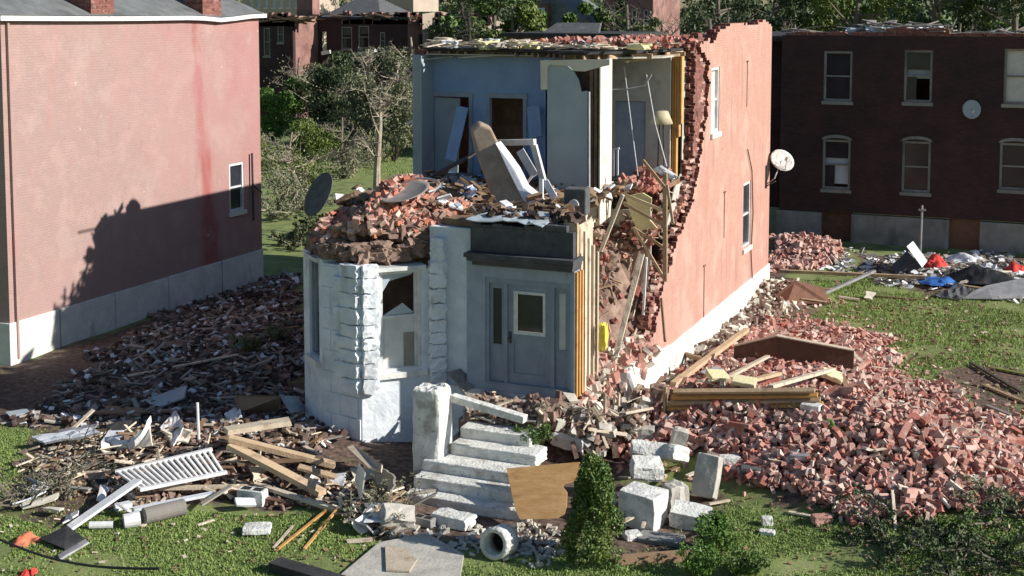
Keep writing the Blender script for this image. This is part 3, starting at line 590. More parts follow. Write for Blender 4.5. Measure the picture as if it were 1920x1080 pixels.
# closet block between the room and the stair hall, its top corner torn open to the framing
XH = -10.42; YC = 30.1
cb = MB(); cb.prism([PY(u, v, YC) for u, v in [(1023, 372), (1023, 117), (1058, 118), (1075, 133), (1085, 150), (1090, 172), (1102, 170), (1102, 372)]], (0, .04, 0)); cb.build('closet_wall', 'room_grey', hs)
cb = MB(); cb.box((-11.83, YC, 4.86), (-11.79, 31.99, 8.16)); cb.build('closet_side', 'room_blue', hs)
cb = MB()
for u in (1109, 1117): p = PY(u, 250, YC); cb.box((p[0]-.05, YC+.005, 4.86), (p[0]+.03, YC+.1, 8.15))
cb.box((-11.78, 30.5, 4.86), (-10.5, 30.54, 8.16)); cb.build('closet_framing', 'brown_int', hs)
cb = MB(); p = PY(1122, 250, YC)[0]; cb.prism([(XH, YC-.01, 4.2), (XH, 30.95, 4.3), (XH, 30.95, 8.17), (XH, YC-.01, 8.17)], (-.035, 0, 0)); 
cb.build('hall_side_wall', 'plaster', hs)
cb = MB(); cb.prism([PY(u, v, YC-.05) for u, v in [(1013, 113), (1143, 111), (1143, 122), (1118, 128), (1096, 134), (1076, 133), (1066, 124), (1030, 121), (1026, 128), (1026, 168), (1014, 168)]], (0, .045, 0)); cb.build('ceiling_trim', 'plaster', hs)
cb = MB(); cb.tube([PY(1105, v, YC-.04) for v in (172, 230, 300, 352)], .022); cb.build('loose_conduit', 'paint_trim', hs)
# stair hall beyond
mb = MB(); wall_boxes(mb, 'y', 33.5, .1, XH-1.0, -9.68, 4.86, 8.15, [(-11.2, -10.35, 4.86, 6.95)]); mb.build('hall_back_wall', 'plaster_hall', hs)
d = MB(); d.box((-11.2, 33.56, 4.87), (-10.38, 33.6, 6.93)); d.build('hall_door', 'paint_doorwall', hs)
d = MB(); 
for k in range(5): x = -9.64+.0*k; d.box((PY(1262+k*5, 100, 33.9)[0], 33.62-.02*k, 5.0+.35*k*(k > 2)), (PY(1262+k*5, 100, 33.9)[0]+.055, 33.75, 8.15))
d.build('corner_stud', 'lumber_orange', hs)
d = MB(); d.beam((-10.3, 31.6, 8.08), (-9.45, 33.4, 8.2), .12, .06); d.beam((-9.7, 33.45, 8.22), (-9.3, 33.5, 8.22), .12, .1); d.build('ceiling_plank', 'lumber', hs)
# raw inner brickwork of the torn side wall, bulging forward
rbk = MB(); 
for k in range(560):
    z = rng.uniform(1.0, 8.3); ys_ = float(np.interp(z, ez, ey)); d_ = abs(rng.normal(0, .1))+.0
    q_ = 1 if math.sin(z*3.1)+math.sin(z*7.3+1) > -.2 else 0
    if not q_ and k % 3: continue
    rbk.obox((XR-.13-rng.uniform(0, .3), ys_-d_-(.6 if 5.1 < z < 6.3 and rng.random() < .6 else .12)*rng.random(), z), (.11, .22, .075), (rng.uniform(-.35, .35), rng.uniform(-.35, .35), rng.uniform(-.7, .7)))
tag(rbk.build('torn_brickwork', 'brick_dusty', hs), kind='stuff')
# collapsed stair slope inside, under loose bricks
def slope(x, y): return float(np.interp(y, [26.2, 28, 30, 31.5, 33.5], [1.3, 1.5, 2.3, 3.4, 4.75]))+.12*math.sin(x*5+y*3)-(2.2*max(0, x+10.35) if y < 31.5 else 0)
sl_ = MB(); nxs, nys = 8, 22; xx_ = np.linspace(-11.15, -9.62, nxs); yy_ = np.linspace(25.9, 33.5, nys)
sl_.v = [(float(x), float(y), slope(x, y)) for x in xx_ for y in yy_]; sl_.f = [(i*nys+j, (i+1)*nys+j, (i+1)*nys+j+1, i*nys+j+1) for i in range(nxs-1) for j in range(nys-1)]; sl_.mi = [0]*len(sl_.f)
sl_.build('stair_rubble_base', 'mortar', hs)
mb = MB(); mb.box((-11.1, 32.0, 1.3), (-9.72, 32.06, 4.3)); mb.build('understair_wall', 'plaster_hall', hs)
mb = MB(); mb.box((-11.2, 25.85, 1.3), (-11.15, 33.5, 4.7)); mb.build('hall_partition', 'plaster', hs)
mb = MB(); mb.prism([(XR-.37, y, z) for y, z in [(31.3, 1), (31.9, 2.2), (33, 3.4), (33.9, 4.6), (34.6, 5), (34.7, 8.1), (43.7, 8.1), (43.7, 1)]], (-.03, 0, 0)); mb.build('inner_plaster', 'plaster_hall', hs)
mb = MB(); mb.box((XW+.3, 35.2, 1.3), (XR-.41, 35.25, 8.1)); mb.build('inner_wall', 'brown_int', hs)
mb = MB(); mb.box((XW, 27.5, 0), (XW+.3, 31.5, 3.4)); mb.build('left_wall', 'rawbrick', hs)
mb = MB(); mb.prism([(x, y, 1.2) for x, y in [(-15.6, 25.9), (-12, 26), (-9.7, 25.7), (-9.9, 30), (-9.7, 35), (XW+.3, 35)]], (0, 0, .1)); mb.build('ground_floor', 'lumber_brown', hs)
# front: door wall, doors, cornice
YD = 25.4
mb = MB(); wall_boxes(mb, 'y', YD, .3, -11.78, XR-.04, 1.3, 4.2, [(-11.35, -9.42, 1.45, 3.74)]); mb.build('entrance_wall', 'paint_doorwall', hs)
mb = MB(); mb.box((-12.75, YD+.2, .2), (-11.78, YD+.5, 4.7)); mb.build('recessed_wall', 'stone_bay', hs)
fr = MB(); q0, q1, q2, q3 = -11.35, -10.93, -9.87, -9.42
for a in (q0, q1, q2, q3-.07): wbox(fr, 'y', YD, a, a+.08, 1.45, 3.74, -.16, -.02)
wbox(fr, 'y', YD, q0+.08, q3-.07, 3.62, 3.74, -.16, -.022); wbox(fr, 'y', YD, q0+.08, q3-.07, 1.45, 1.5, -.16, .02)
fo = fr.build('door_frame', 'paint_door', hs)
for a0, a1 in ((q0+.08, q1), (q2+.08, q3-.07)):
    s = MB(); wbox(s, 'y', YD, a0, a1, 1.5, 2.3, -.14, -.08); wbox(s, 'y', YD, a0, a0+.07, 2.3, 3.62, -.14, -.08); wbox(s, 'y', YD, a1-.07, a1, 2.3, 3.62, -.14, -.08); wbox(s, 'y', YD, a0+.07, a1-.07, 3.5, 3.62, -.14, -.08)
    so_ = s.build('sidelight', 'paint_door', hs); s = MB(); wbox(s, 'y', YD, a0+.07, a1-.07, 2.3, 3.5, -.12, -.11); s.build('pane', 'glass' if a0 < -10 else 'blind', so_)
dr = MB(); a0, a1 = q1+.08, q2
for (b0, b1, z0_, z1_) in ((a0, a0+.13, 1.5, 3.62), (a1-.13, a1, 1.5, 3.62), (a0+.13, a1-.13, 3.48, 3.62), (a0+.13, a1-.13, 1.5, 1.72), (a0+.13, a1-.13, 2.42, 2.56)): wbox(dr, 'y', YD, b0, b1, z0_, z1_, -.13, -.07)
wbox(dr, 'y', YD, a0+.13, a1-.13, 1.72, 2.42, -.12, -.095)
do = dr.build('front_door', 'paint_door', hs)
s = MB(); wbox(s, 'y', YD, a0+.19, a1-.19, 2.62, 3.42, -.12, -.11); s.build('pane', 'glass', do)
s = MB()
for (b0, b1, z0_, z1_) in ((a0+.13, a0+.19, 2.56, 3.48), (a1-.19, a1-.13, 2.56, 3.48), (a0+.19, a1-.19, 3.42, 3.48), (a0+.19, a1-.19, 2.56, 2.62)): wbox(s, 'y', YD, b0, b1, z0_, z1_, -.1, -.055)
s.build('glass_bead', 'paint_trim', do)
s = MB(); s.tube([(a0+.05, YD+.08, 2.45), (a0+.05, YD+.0, 2.45)], .03); s.box((a0+.02, YD+.055, 2.35), (a0+.08, YD+.068, 2.6)); s.build('handle', 'dark_metal', do)
mb = MB(); mb.box((-11.6, YD-.13, 4.0), (XR-.03, YD+.3, 4.1)); mb.box((-11.68, YD-.24, 4.1), (XR+.02, YD+.3, 4.18)); mb.box((-11.72, YD-.3, 4.183), (XR+.05, YD+.3, 4.28)); mb.box((-11.62, YD-.1, 4.283), (XR-.03, YD+.3, 4.82))
rd_ = random.Random(4)
for k in range(9):
    x0 = -11.62+k*.24; mb.box((x0, YD-.13, 4.823), (x0+.235, YD+.3, 4.86+rd_.uniform(0, .12)))
mb.build('cornice', 'cornice', hs, bevel=.012)
mb = MB()
random.seed(11); mb.sheet((-11.75, YD-.2, 4.97), (-9.95, YD-.2, 4.96), (-10.1, YD+.45, 5.12), (-11.5, YD+.45, 5.08), 9, 3, .035, .02, edge=.08)
mb.build('torn_flashing', 'room_grey', hs)
mb = MB()    # framing laid bare at the corner of the door wall
for k, (du, w_) in enumerate(((1078, .05), (1086, .05), (1094, .06))):
    p = PY(du, 600, YD+.02+k*.12); mb.box((XR-.035+.0*k, YD+.02+k*.14, 1.35), (XR+.012+.01*k, YD+.1+k*.14, 3.98))
mb.build('corner_stud', 'lumber_orange', hs)
mb = MB(); 
for k in range(4): mb.box((XR-.05-.02*k, 25.95+k*.32, 1.35), (XR+.0-.02*k, 26.0+k*.32+.04, 4.75-.2*k))
mb.box((XR-.16, 25.9, 1.3), (XR-.12, 26.75, 4.9)); mb.build('hall_stud', 'lumber_pale', hs)
mb = MB(); 
for k in range(5): mb.box((XR-.3, 25.45+.1*k, 4.3), (XR-.02*k, 25.52+.1*k, 5.0-.05*k))
mb.build('split_header', 'lumber', hs)
# ---- stone bay
A = Vector((-15.88, 25.5, 0)); B = Vector((-14.85, 24.6, 0)); Cc = Vector((-13.75, 24.35, 0)); D = Vector((-12.5, 25.62, 0))
def bayface(mb, p, q, z0, z1, holes, th=.32):
    d = (q-p); L_ = d.length; d.normalize(); n_ = Vector((-d.y, d.x, 0))    # inward
    aa = sorted({0., L_, *[h[0] for h in holes], *[h[1] for h in holes]}); zz = sorted({z0, z1, *[h[2] for h in holes], *[h[3] for h in holes]})
    for i in range(len(aa)-1):
        for j in range(len(zz)-1):
            ac, zc_ = (aa[i]+aa[i+1])/2, (zz[j]+zz[j+1])/2
            if any(h[0] < ac < h[1] and h[2] < zc_ < h[3] for h in holes): continue
            mb.prism([p+d*aa[i]+Vector((0, 0, zz[j])), p+d*aa[i+1]+Vector((0, 0, zz[j])), p+d*aa[i+1]+Vector((0, 0, zz[j+1])), p+d*aa[i]+Vector((0, 0, zz[j+1]))], n_*th)
by = MB(); LW = (.42, 1.12, 1.7, 3.9); RW = (.36, 1.36, 1.62, 3.82)
bayface(by, A, B, -.3, 4.0, [LW]); bayface(by, B, Cc, -.3, 3.92, []); bayface(by, Cc, D, -.3, 3.82, [RW])
by.build('bay_wall', 'stone_bay', hs)
by = MB(); by2 = MB(); z = -.1; k = 0     # rock-faced ashlar courses over the corner and plain blocks beside
while z < 3.75:
    h = rng.uniform(.26, .36)
    for j, (p, dd, nn, w_) in enumerate(((Cc, (B-Cc).normalized(), (Cc-B), .5), (Cc, (D-Cc).normalized(), (D-Cc), .34))):
        nrm = Vector((nn.y, -nn.x, 0)).normalized(); 
        if j == 0 and k % 2: w_ = .68
        c_ = p+dd*w_/2+nrm*.04; a = math.atan2(dd.y, dd.x)
        if z > 1.0: by.rock((c_.x, c_.y, z+h/2), (w_, .24, h-.02), k*7+j, 4, .13, (0, 0, a))
    c_ = D+(Cc-D).normalized()*.1+Vector((.05, -.06, 0)); by2.rock((c_.x, c_.y, z+h/2), (.34, .3, h-.02), k*3+99, 4, .15, (0, 0, .7))
    z += h; k += 1
for zz_ in (3.82, 4.1, 4.35): by2.rock((D.x+.02, D.y-.1, zz_), (.3, .3, .27), int(zz_*10), 4, .15)
by.build('quoin_stone', 'stone_bay', hs); by2.build('quoin_stone', 'stone_bay', hs)
by = MB()
for zi in range(9):
    for ki in range(3):
        z0_ = -.25+zi*.46; d = (Cc-B).normalized(); nrm = Vector((d.y, -d.x, 0)); off = (ki*.52)-(zi % 2)*.26; p = B+d*max(0, off); q = B+d*min(off+.5, 1.1)
        if (q-p).length < .1: continue
        zt = min(z0_+.44, 3.9+(.2 if ki else 0))
        by.prism([p+Vector((0, 0, z0_)), q+Vector((0, 0, z0_)), q+Vector((0, 0, zt)), p+Vector((0, 0, zt))], nrm*(.02+.012*((zi*3+ki) % 3)))
by.build('ashlar_block', 'stone_bay', hs, bevel=.012)
def baywin(p, q, h, fm, nm, lab):
    d = (q-p).normalized(); n_ = Vector((-d.y, d.x, 0)); f = MB()
    P_ = lambda a, z, o=0.: p+d*a+Vector((0, 0, z))+n_*o
    def bx(mb, a0, a1, z0, z1, o0, o1): mb.prism([P_(a0, z0, o0), P_(a1, z0, o0), P_(a1, z1, o0), P_(a0, z1, o0)], n_*(o1-o0))
    a0, a1, z0, z1 = h; t = .08
    bx(f, a0, a0+t, z0, z1, .04, .2); bx(f, a1-t, a1, z0, z1, .04, .2); bx(f, a0+t, a1-t, z1-t, z1, .04, .2); bx(f, a0+t, a1-t, z0, z0+.06, .04, .2)
    bx(f, a0+t, a0+t+.06, z0+.06, z1-t, .1, .18); bx(f, a1-t-.06, a1-t, z0+.06, z1-t, .1, .18)
    o = f.build('window', fm, hs); o['label'] = lab
    s = MB(); bx(s, a0-.08, a1+.08, z0-.12, z0-.003, -.1, .3); s.build('sill', 'stone_white', o)
    s = MB(); bx(s, a0-.06, a1+.06, z1+.003, z1+.09, -.1, .3); s.build('lintel', 'paint_trim', o)
    return o, bx
o, bx = baywin(Cc, D, RW, 'paint_trim', '', 'sunlit bay window with a smashed upper sash and pale blind')
s = MB(); a0, a1, z0, z1 = RW; bx(s, a0+.14, a1-.14, z0+.06, z0+1.15, .16, .18); s.build('blind', 'blind', o)
s = MB(); bx(s, a0+.14, a1-.14, z0+1.15, z0+1.2, .1, .2); s.build('sash_rail', 'paint_trim', o)
dd_ = (D-Cc).normalized(); nn_ = Vector((-dd_.y, dd_.x, 0)); P_ = lambda a, z, o_=0.: Cc+dd_*a+Vector((0, 0, z))+nn_*o_
s = MB(); s.prism([P_(a0+.14, z0+1.2, .15), P_(a0+.6, z0+1.45, .15), P_(a1-.14, z0+1.22, .15)], nn_*.01); s.prism([P_(a0+.14, z1-.08, .15), P_(a0+.14, z0+1.7, .15), P_(a0+.3, z1-.25, .15), P_(a1-.2, z1-.14, .15), P_(a1-.14, z1-.08, .15)], nn_*.01); s.build('broken_pane', 'room_grey', o)
s = MB(); bx(s, a0+.62, a1-.14, z0+.06, z0+.8, .148, .155); s.build('torn_panel', 'lumber_grey', o)
o, bx = baywin(A, B, LW, 'paint_doorwall', '', 'shaded narrow window on the left side of the bay'); s = MB(); bx(s, LW[0]+.14, LW[1]-.14, LW[2]+.06, LW[2]+.95, .16, .17); s.build('pane', 'glass', o)
mb = MB(); mb.prism([(p.x, p.y, 4.0) for p in (A+Vector((.3, .1, 0)), B+Vector((.25, .25, 0)), Cc+Vector((0, .3, 0)), D+Vector((-.2, .2, 0)), Vector((-12.6, 27.2, 0)), Vector((-15.8, 27.2, 0)))], (0, 0, .12)); mb.build('bay_ceiling', 'mortar', hs)
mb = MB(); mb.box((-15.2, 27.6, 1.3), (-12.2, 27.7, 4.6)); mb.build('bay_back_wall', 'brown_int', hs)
mb = MB()
for k in range(60):
    x = rng.uniform(-15.4, -12.7); y = rng.uniform(24.9, 27.0); r_ = 1-((x+13.7)/1.9)**2
    y = max(y, 24.75+max(0, x+13.75)*1.0+.35)
    mb.rock((x, y, 4.15+max(.0, .75*r_)*rng.uniform(.3, 1)), (rng.uniform(.25, .6), rng.uniform(.25, .5), rng.uniform(.15, .4)), k+300, 4, .22, (rng.uniform(-.3, .3), rng.uniform(-.3, .3), rng.uniform(0, 3)))
for k in range(34):
    t_ = rng.uniform(0, 1); e_ = (Cc.lerp(D, t_) if k % 2 else B.lerp(Cc, t_))+Vector((-.12, .3, 0)); mb.rock((e_.x, e_.y, 4.08+rng.uniform(0, .25)), (rng.uniform(.25, .6), rng.uniform(.2, .4), rng.uniform(.12, .3)), k+700, 4, .2, (rng.uniform(-.3, .3), rng.uniform(-.3, .3), rng.uniform(0, 3)))
mb.build('masonry_lump', 'mortar', hs)
# ================================================================ front steps, porch, foundation
mb = MB(); mb.box((-12.7, YD+.02, -.2), (XR-.25, YD+.3, 1.3)); mb.build('front_foundation', 'stone_bay', hs)
st = thing('front_steps', (-10.2, 22, 0), 'white painted stone front steps rising to the grey double door', 'steps')
for k, (y, x0, x1) in enumerate(((21.95, -11.5, -8.95), (22.3, -11.5, -9.0), (22.68, -11.5, -9.0), (23.2, -11.14, -9.3), (23.62, -11.12, -9.6))):
    zt = .2+.21*k; zb = zt-.26 if k else -.2; mb = MB(); mb.rock(((x0+x1)/2, y+.31, (zt+zb)/2), (x1-x0, .62, zt-zb), k+40, 12, .018); mb.build('step', 'blockwhite', st, bevel=.01)
mb = MB(); mb.rock((-11.47, 23.1, .95), (.6, .6, 2.05), 5, 7, .05); mb.build('pier', 'blockwhite', st, bevel=.03)
mb = MB(); mb.box((-11.6, 23.4, -.1), (-11.45, 25.0, .7)); mb.build('cheek_wall', 'stone_bay', st)
mb = MB(); mb.box((-11.44, 24.25, -.2), (-9.95, 25.38, 1.0)); mb.build('landing', 'mortar', st)
pa = MB(); q = [G(640, 1085), G(720, 1015), G(830, 1040), G(870, 1090), G(830, 1120), G(620, 1120)]
pts = [PZ(u, v, .06) for u, v in ((600, 1110), (710, 1018), (800, 1000), (870, 1040), (860, 1110))]
pa.prism([(p[0], p[1], .075) for p in pts], (0, 0, -.12)); tag(pa.build('path', 'concrete', None, bevel=.01), kind='structure')
pa = MB(); pts = [PZ(u, v, .1) for u, v in ((722, 1024), (760, 1028), (782, 1050), (768, 1072), (724, 1070))]; pa.prism([(p[0], p[1], .115) for p in pts], (0, 0, -.03)); single(pa, 'plywood_scrap', 'lumber_pale', 'flat tan square of board lying on the concrete path', 'board')

# ================================================================ rubble of bricks
mb0 = [None]*6
BV = []
for i in range(6):
    m_ = MB(); l = (1, 1, .62, .8, 1, .5)[i]; random.seed(i+70); m_.obox((0, 0, 0), (.22*l, .11, .075), jit=(.004, .007, .02, .014, .004, .02)[i]); me = bpy.data.meshes.new('brick'); me.from_pydata(m_.v, [], m_.f); me.shade_flat()
    me.materials.append(MATS['brick_dusty' if i % 2 else 'brick']); BV.append(me)
def brick_things(pts, zoff, n, lab, grp, tilt=.7):
    for i in range(n):
        o = bpy.data.objects.new('brick', BV[i % 6]); C.objects.link(o); x, y = pts[i]
        o.location = (x, y, float(H(x, y))+zoff+rng.uniform(0, .05)); o.rotation_euler = (rng.normal(0, tilt), rng.normal(0, tilt), rng.uniform(0, 6.3)); o.scale = (rng.uniform(.9, 1.35),)*3
        tag(o, lab, 'brick', grp)
def rubble(name, lab, pts, zoff, layer, size, mat, tilt=.8, cat='rubble', jit=.07):
    n = len(pts); zz_ = H(pts[:, 0], pts[:, 1])+zoff+rng.uniform(0, layer, n)
    rot = np.stack([rng.normal(0, tilt, n), rng.normal(0, tilt, n), rng.uniform(0, 6.3, n)], 1); k = rng.uniform(.7, 1.3, n)
    k = np.where(rng.random(n) < .05, k*1.5, k); sz = np.array(size)[None]*k[:, None]*np.stack([rng.choice([1, 1, .5, .75, 1.2], n), rng.uniform(.7, 1.15, n), rng.uniform(.7, 1.1, n)], 1)
    o = mass(CUBE, CUBEF, np.stack([pts[:, 0], pts[:, 1], zz_], 1), rot, sz, name, mat, jit); return tag(o, lab, cat, kind='stuff')
hp = scatter(HEAP, 9800)
key = hp[:, 1]+.3*hp[:, 0]; order = np.argsort(key); near = order[:1500]; pick = rng.choice(near, 300, False); rest = np.setdiff1d(np.arange(len(hp)), pick)
brick_things(hp[pick], .09, 300, 'loose red brick at the near edge of the big heap right of the steps', 'loose bricks on the near edge of the big heap', .6)
h2 = rest[:int(len(rest)*.4)]; h3 = rest[int(len(rest)*.4):]
rubble('brick_rubble', 'big heap of broken red bricks spilled between pink wall and lawn', hp[h2], .0, .14, (.205, .105, .07), 'brick')
rubble('brick_rubble', 'paler mortar dusted bricks mixed through the big brick heap', hp[h3], .02, .15, (.21, .11, .07), 'brick_dusty')
rubble('heap_mortar', 'grey mortar and plaster lumps mixed through the big brick heap', scatter(HEAP, 1600), .02, .13, (.14, .1, .06), 'mortar')
rubble('heap_plaster', 'pale plaster chips mixed through the big brick heap', scatter(HEAP, 260), .1, .1, (.17, .12, .04), 'plaster')
rubble('heap_splinters', 'broken lath scattered over the big brick heap', scatter(HEAP, 160), .12, .1, (.5, .05, .02), 'lumber_pale', .3)
ck = scatter(HEAP, 26)
for k in range(26):
    p_ = ck[k]; m_ = MB(); rz_ = rng.uniform(0, 3); z_ = float(H(p_[0], p_[1]))+.12; rx_, ry_ = rng.uniform(-.6, .6), rng.uniform(-.6, .6); M_ = Euler((rx_, ry_, rz_)).to_matrix()
    for a_ in range(rng.integers(2, 4)):
        for b_ in range(rng.integers(2, 4)):
            c_ = M_ @ Vector(((b_+.5*(a_ % 2))*.235-.2, 0, a_*.083)); m_.obox((p_[0]+c_.x, p_[1]+c_.y, z_+c_.z), (.24, .12, .086), (rx_, ry_, rz_), .006)
    single(m_, 'brick_chunk', 'brick_dusty' if k % 2 else 'brick', 'chunk of bricks still mortared together lying in the big brick heap', 'brick chunk', 'mortared chunks in the big brick heap')
e1 = scatter([(1120, 880), (1230, 730), (1440, 560), (1620, 560), (1720, 680), (1960, 780), (1960, 1010), (1560, 1010), (1400, 930)], 900)
rubble('brick_bits', 'thin scatter of brick chips around the edge of the big heap', e1, .0, .03, (.13, .08, .05), 'brick_dusty')
lp = scatter(LRUB, 5600)

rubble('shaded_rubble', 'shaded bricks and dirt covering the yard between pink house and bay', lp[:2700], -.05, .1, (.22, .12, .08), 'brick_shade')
rubble('shaded_mortar', 'grey mortar and plaster lumps mixed through the shaded rubble yard', lp[2700:4200], -.04, .1, (.25, .17, .07), 'mortar', .4)
rubble('shaded_splinters', 'small broken timber and plaster bits scattered over the shaded rubble yard', lp[4200:5000], .0, .1, (.6, .08, .03), 'lumber_grey', .25)
rubble('plaster_bits', 'pale plaster crumbs over the shaded rubble by the pink house', lp[5000:5350], .03, .08, (.16, .12, .04), 'paper', .5)
fp = scatter(FRUB, 900); rubble('far_brick_rubble', 'low red brick heap in front of the dark building beside the pink wall', fp, 0, .2, (.22, .12, .08), 'brick_dusty')
wp = scatter([(1150, 790), (1200, 720), (1430, 530), (1500, 560), (1440, 620), (1300, 680), (1240, 760)], 1300)
rubble('mixed_rubble', 'mortar, chips and splinters along the foot of the pink wall', wp, 0, .12, (.18, .11, .06), 'mortar')
rubble('mixed_rubble', 'pale stone chips along the foot of the pink wall', wp[:300]+.15, .03, .12, (.2, .14, .06), 'plaster')
pp = scatter([(880, 780), (1060, 745), (1150, 760), (1190, 850), (1100, 880), (1000, 850), (900, 820)], 900)
o = rubble('porch_rubble', 'broken stone and mortar heaped right of the top steps', pp[:300], .2, .4, (.26, .17, .1), 'concrete')
rubble('porch_splinters', 'pale splinters and lath jammed in the stone heap right of the top steps', pp[:130]+.1, .4, .4, (.6, .06, .03), 'lumber_pale', .6)
rubble('porch_dirt', 'brown crumbled mortar around the stone heap right of the steps', np.concatenate([pp, pp+.12]), .2, .4, (.12, .09, .06), 'mortar')
rubble('porch_rubble', 'dark mortar and brick mixed in the stone heap right of the top steps', pp[520:], .2, .45, (.26, .16, .1), 'mortar')
pp = scatter([(420, 800), (640, 850), (760, 920), (740, 1000), (640, 960), (420, 930), (240, 960), (100, 930), (60, 830)], 1300)
rubble('front_splinters', 'tangle of sunlit splinters and chips in front of the bay', pp[:330], 0, .14, (.5, .06, .03), 'lumber_pale', .3)
rubble('front_splinters', 'weathered dark splinters and twigs in front of the bay', pp[330:600], 0, .12, (.5, .07, .03), 'lumber_brown', .3)
rubble('front_chips', 'brick and plaster crumbs under the fallen timber left of the steps', pp[600:], 0, .08, (.14, .1, .05), 'mortar', .6)
pp = scatter([(1450, 500), (1600, 470), (1925, 470), (1925, 570), (1780, 560), (1600, 520)], 700)
rubble('yard_litter', 'mixed splinters and litter strewn across the far side of the right lawn', pp[:400], 0, .08, (.3, .1, .04), 'lumber_grey', .3)
rubble('yard_litter', 'white and pale scraps strewn across the far side of the right lawn', pp[400:], 0, .08, (.2, .15, .03), 'paper', .4)
pp = scatter([(1500, 600), (1780, 540), (1925, 580), (1925, 740), (1750, 740), (1620, 640)], 90); rubble('lawn_litter', 'small pale scraps dotted over the right lawn', pp, .02, .02, (.09, .05, .02), 'lumber_pale', .3)
pp = scatter([(0, 960), (640, 960), (700, 1080), (0, 1080)], 70); rubble('lawn_litter', 'small pale scraps dotted over the front left lawn', pp[:45], .02, .02, (.08, .05, .02), 'lumber_pale', .3)
pp = scatter([(700, 960), (1000, 985), (1130, 1040), (1000, 1070), (840, 1040), (720, 1010)], 260); rubble('step_litter', 'grit and chips strewn at the foot of the white steps', pp, .0, .03, (.12, .08, .04), 'concrete', .6)
pp = scatter([(0, 960), (640, 960), (700, 1080), (0, 1080)], 130); rubble('lawn_clods', 'dark leaves and soil crumbs littering the front left lawn', pp, .01, .03, (.07, .04, .02), 'lumber_brown', .4)
pp = scatter([(1480, 600), (1780, 540), (1925, 580), (1925, 740), (1750, 740), (1620, 640)], 300); rubble('lawn_clods', 'dark leaves and soil crumbs littering the right lawn', pp, .01, .03, (.11, .07, .03), 'lumber_brown', .4)
pp = scatter([(1300, 900), (1560, 975), (1925, 990), (1925, 1080), (1300, 1080)], 130); rubble('lawn_clods', 'dark leaves and soil crumbs littering the bottom right lawn', pp, .01, .03, (.07, .04, .02), 'lumber_brown', .4)
# rubble inside the ruin (parts of the house)
def inside(name, n, fx_, mat, size, tilt=.8):
    P_ = np.array([fx_() for _ in range(n)]); rot = np.stack([rng.normal(0, tilt, n), rng.normal(0, tilt, n), rng.uniform(0, 6.3, n)], 1)
    o = mass(CUBE, CUBEF, P_, rot, np.array(size)[None]*rng.uniform(.7, 1.3, (n, 1)), name, mat, .12); C.objects.link(o) if o.name not in C.objects else None
    me = o.data; off = hs.location; me.transform(Matrix.Translation((-off.x, -off.y, -off.z))); o.parent = hs; return tag(o, kind='stuff')
def onslope():
    x, y = rng.uniform(-11.1, -9.6), rng.uniform(26.1, 33.3)
    if y < 31.4 and x > -10.35 and rng.random() < .9: x = -11.1+(x+11.1)*.45
    return (x, y, slope(x, y)+rng.uniform(0, .2))
inside('stair_bricks', 600, onslope, 'brick', (.22, .11, .075)); inside('stair_splinters', 260, onslope, 'lumber_brown', (.6, .06, .03), .5); inside('stair_lath', 240, onslope, 'lumber_pale', (.5, .04, .02), .6)
inside('stair_chips', 800, onslope, 'mortar', (.26, .16, .1))
def onbay():
    while True:
        x, y = rng.uniform(-15.4, -12.5), rng.uniform(24.7, 27.4)
        if y > 24.65+max(0, x+13.75)*1.0+.2 and y > 24.9+max(0, -15.2-x)*2: break
    return (x, y, 4.1+1.1*(.85+.25*math.sin(x*4+1))*max(0, 1-((x+13.9)/1.9)**2)*min(1, .35+(y-24.8)*.45)+rng.uniform(0, .25))
inside('bay_bricks', 800, onbay, 'brick_orange', (.22, .11, .08)); inside('bay_dust_bricks', 400, onbay, 'brick_dusty', (.22, .12, .08)); inside('bay_mortar', 500, onbay, 'mortar', (.18, .13, .08))
def onlanding(): x, y = rng.uniform(-11.3, -9.5), rng.uniform(24.1, 25.3); return (x, y, 1.05+abs(rng.normal(0, .1))+max(0, x+10.4)*.15)
inside('landing_rubble', 200, onlanding, 'mortar', (.24, .15, .09)); inside('landing_shingles', 46, onlanding, 'lumber_grey', (.4, .2, .025), .35); inside('landing_chips', 60, onlanding, 'lumber_pale', (.3, .07, .03), .4)
def oncorner(): y = rng.uniform(25.6, 30.8); return (XR-.3+rng.normal(0, .25), y, np.interp(y, [25.6, 27, 30.8], [1.15, 1.2, 1.1])+rng.uniform(-.3, .35))
inside('corner_rubble', 420, oncorner, 'brick_dusty', (.2, .12, .08)); inside('corner_chips', 200, oncorner, 'plaster', (.2, .14, .1))
def onfloor(): x, y = rng.uniform(-15.6, -9.9), rng.uniform(26.2, 31.5); return (x, y, 4.9+abs(rng.normal(0, .12)))
inside('floor_litter', 420, onfloor, 'lumber_brown', (.3, .16, .05), .3); inside('floor_plaster', 160, onfloor, 'paper', (.24, .16, .03), .4)
def onfront(): x, y = rng.uniform(-11.7, -9.4), rng.uniform(25.5, 26.2); return (x, y, 4.95+abs(rng.normal(0, .07)))
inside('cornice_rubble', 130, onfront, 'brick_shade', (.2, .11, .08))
def onhall(): x, y = rng.uniform(-10.4, -9.6), rng.uniform(31.5, 33.4); return (x, y, 4.85+abs(rng.normal(0, .14)))
inside('hall_rubble', 160, onhall, 'brick', (.2, .11, .07))

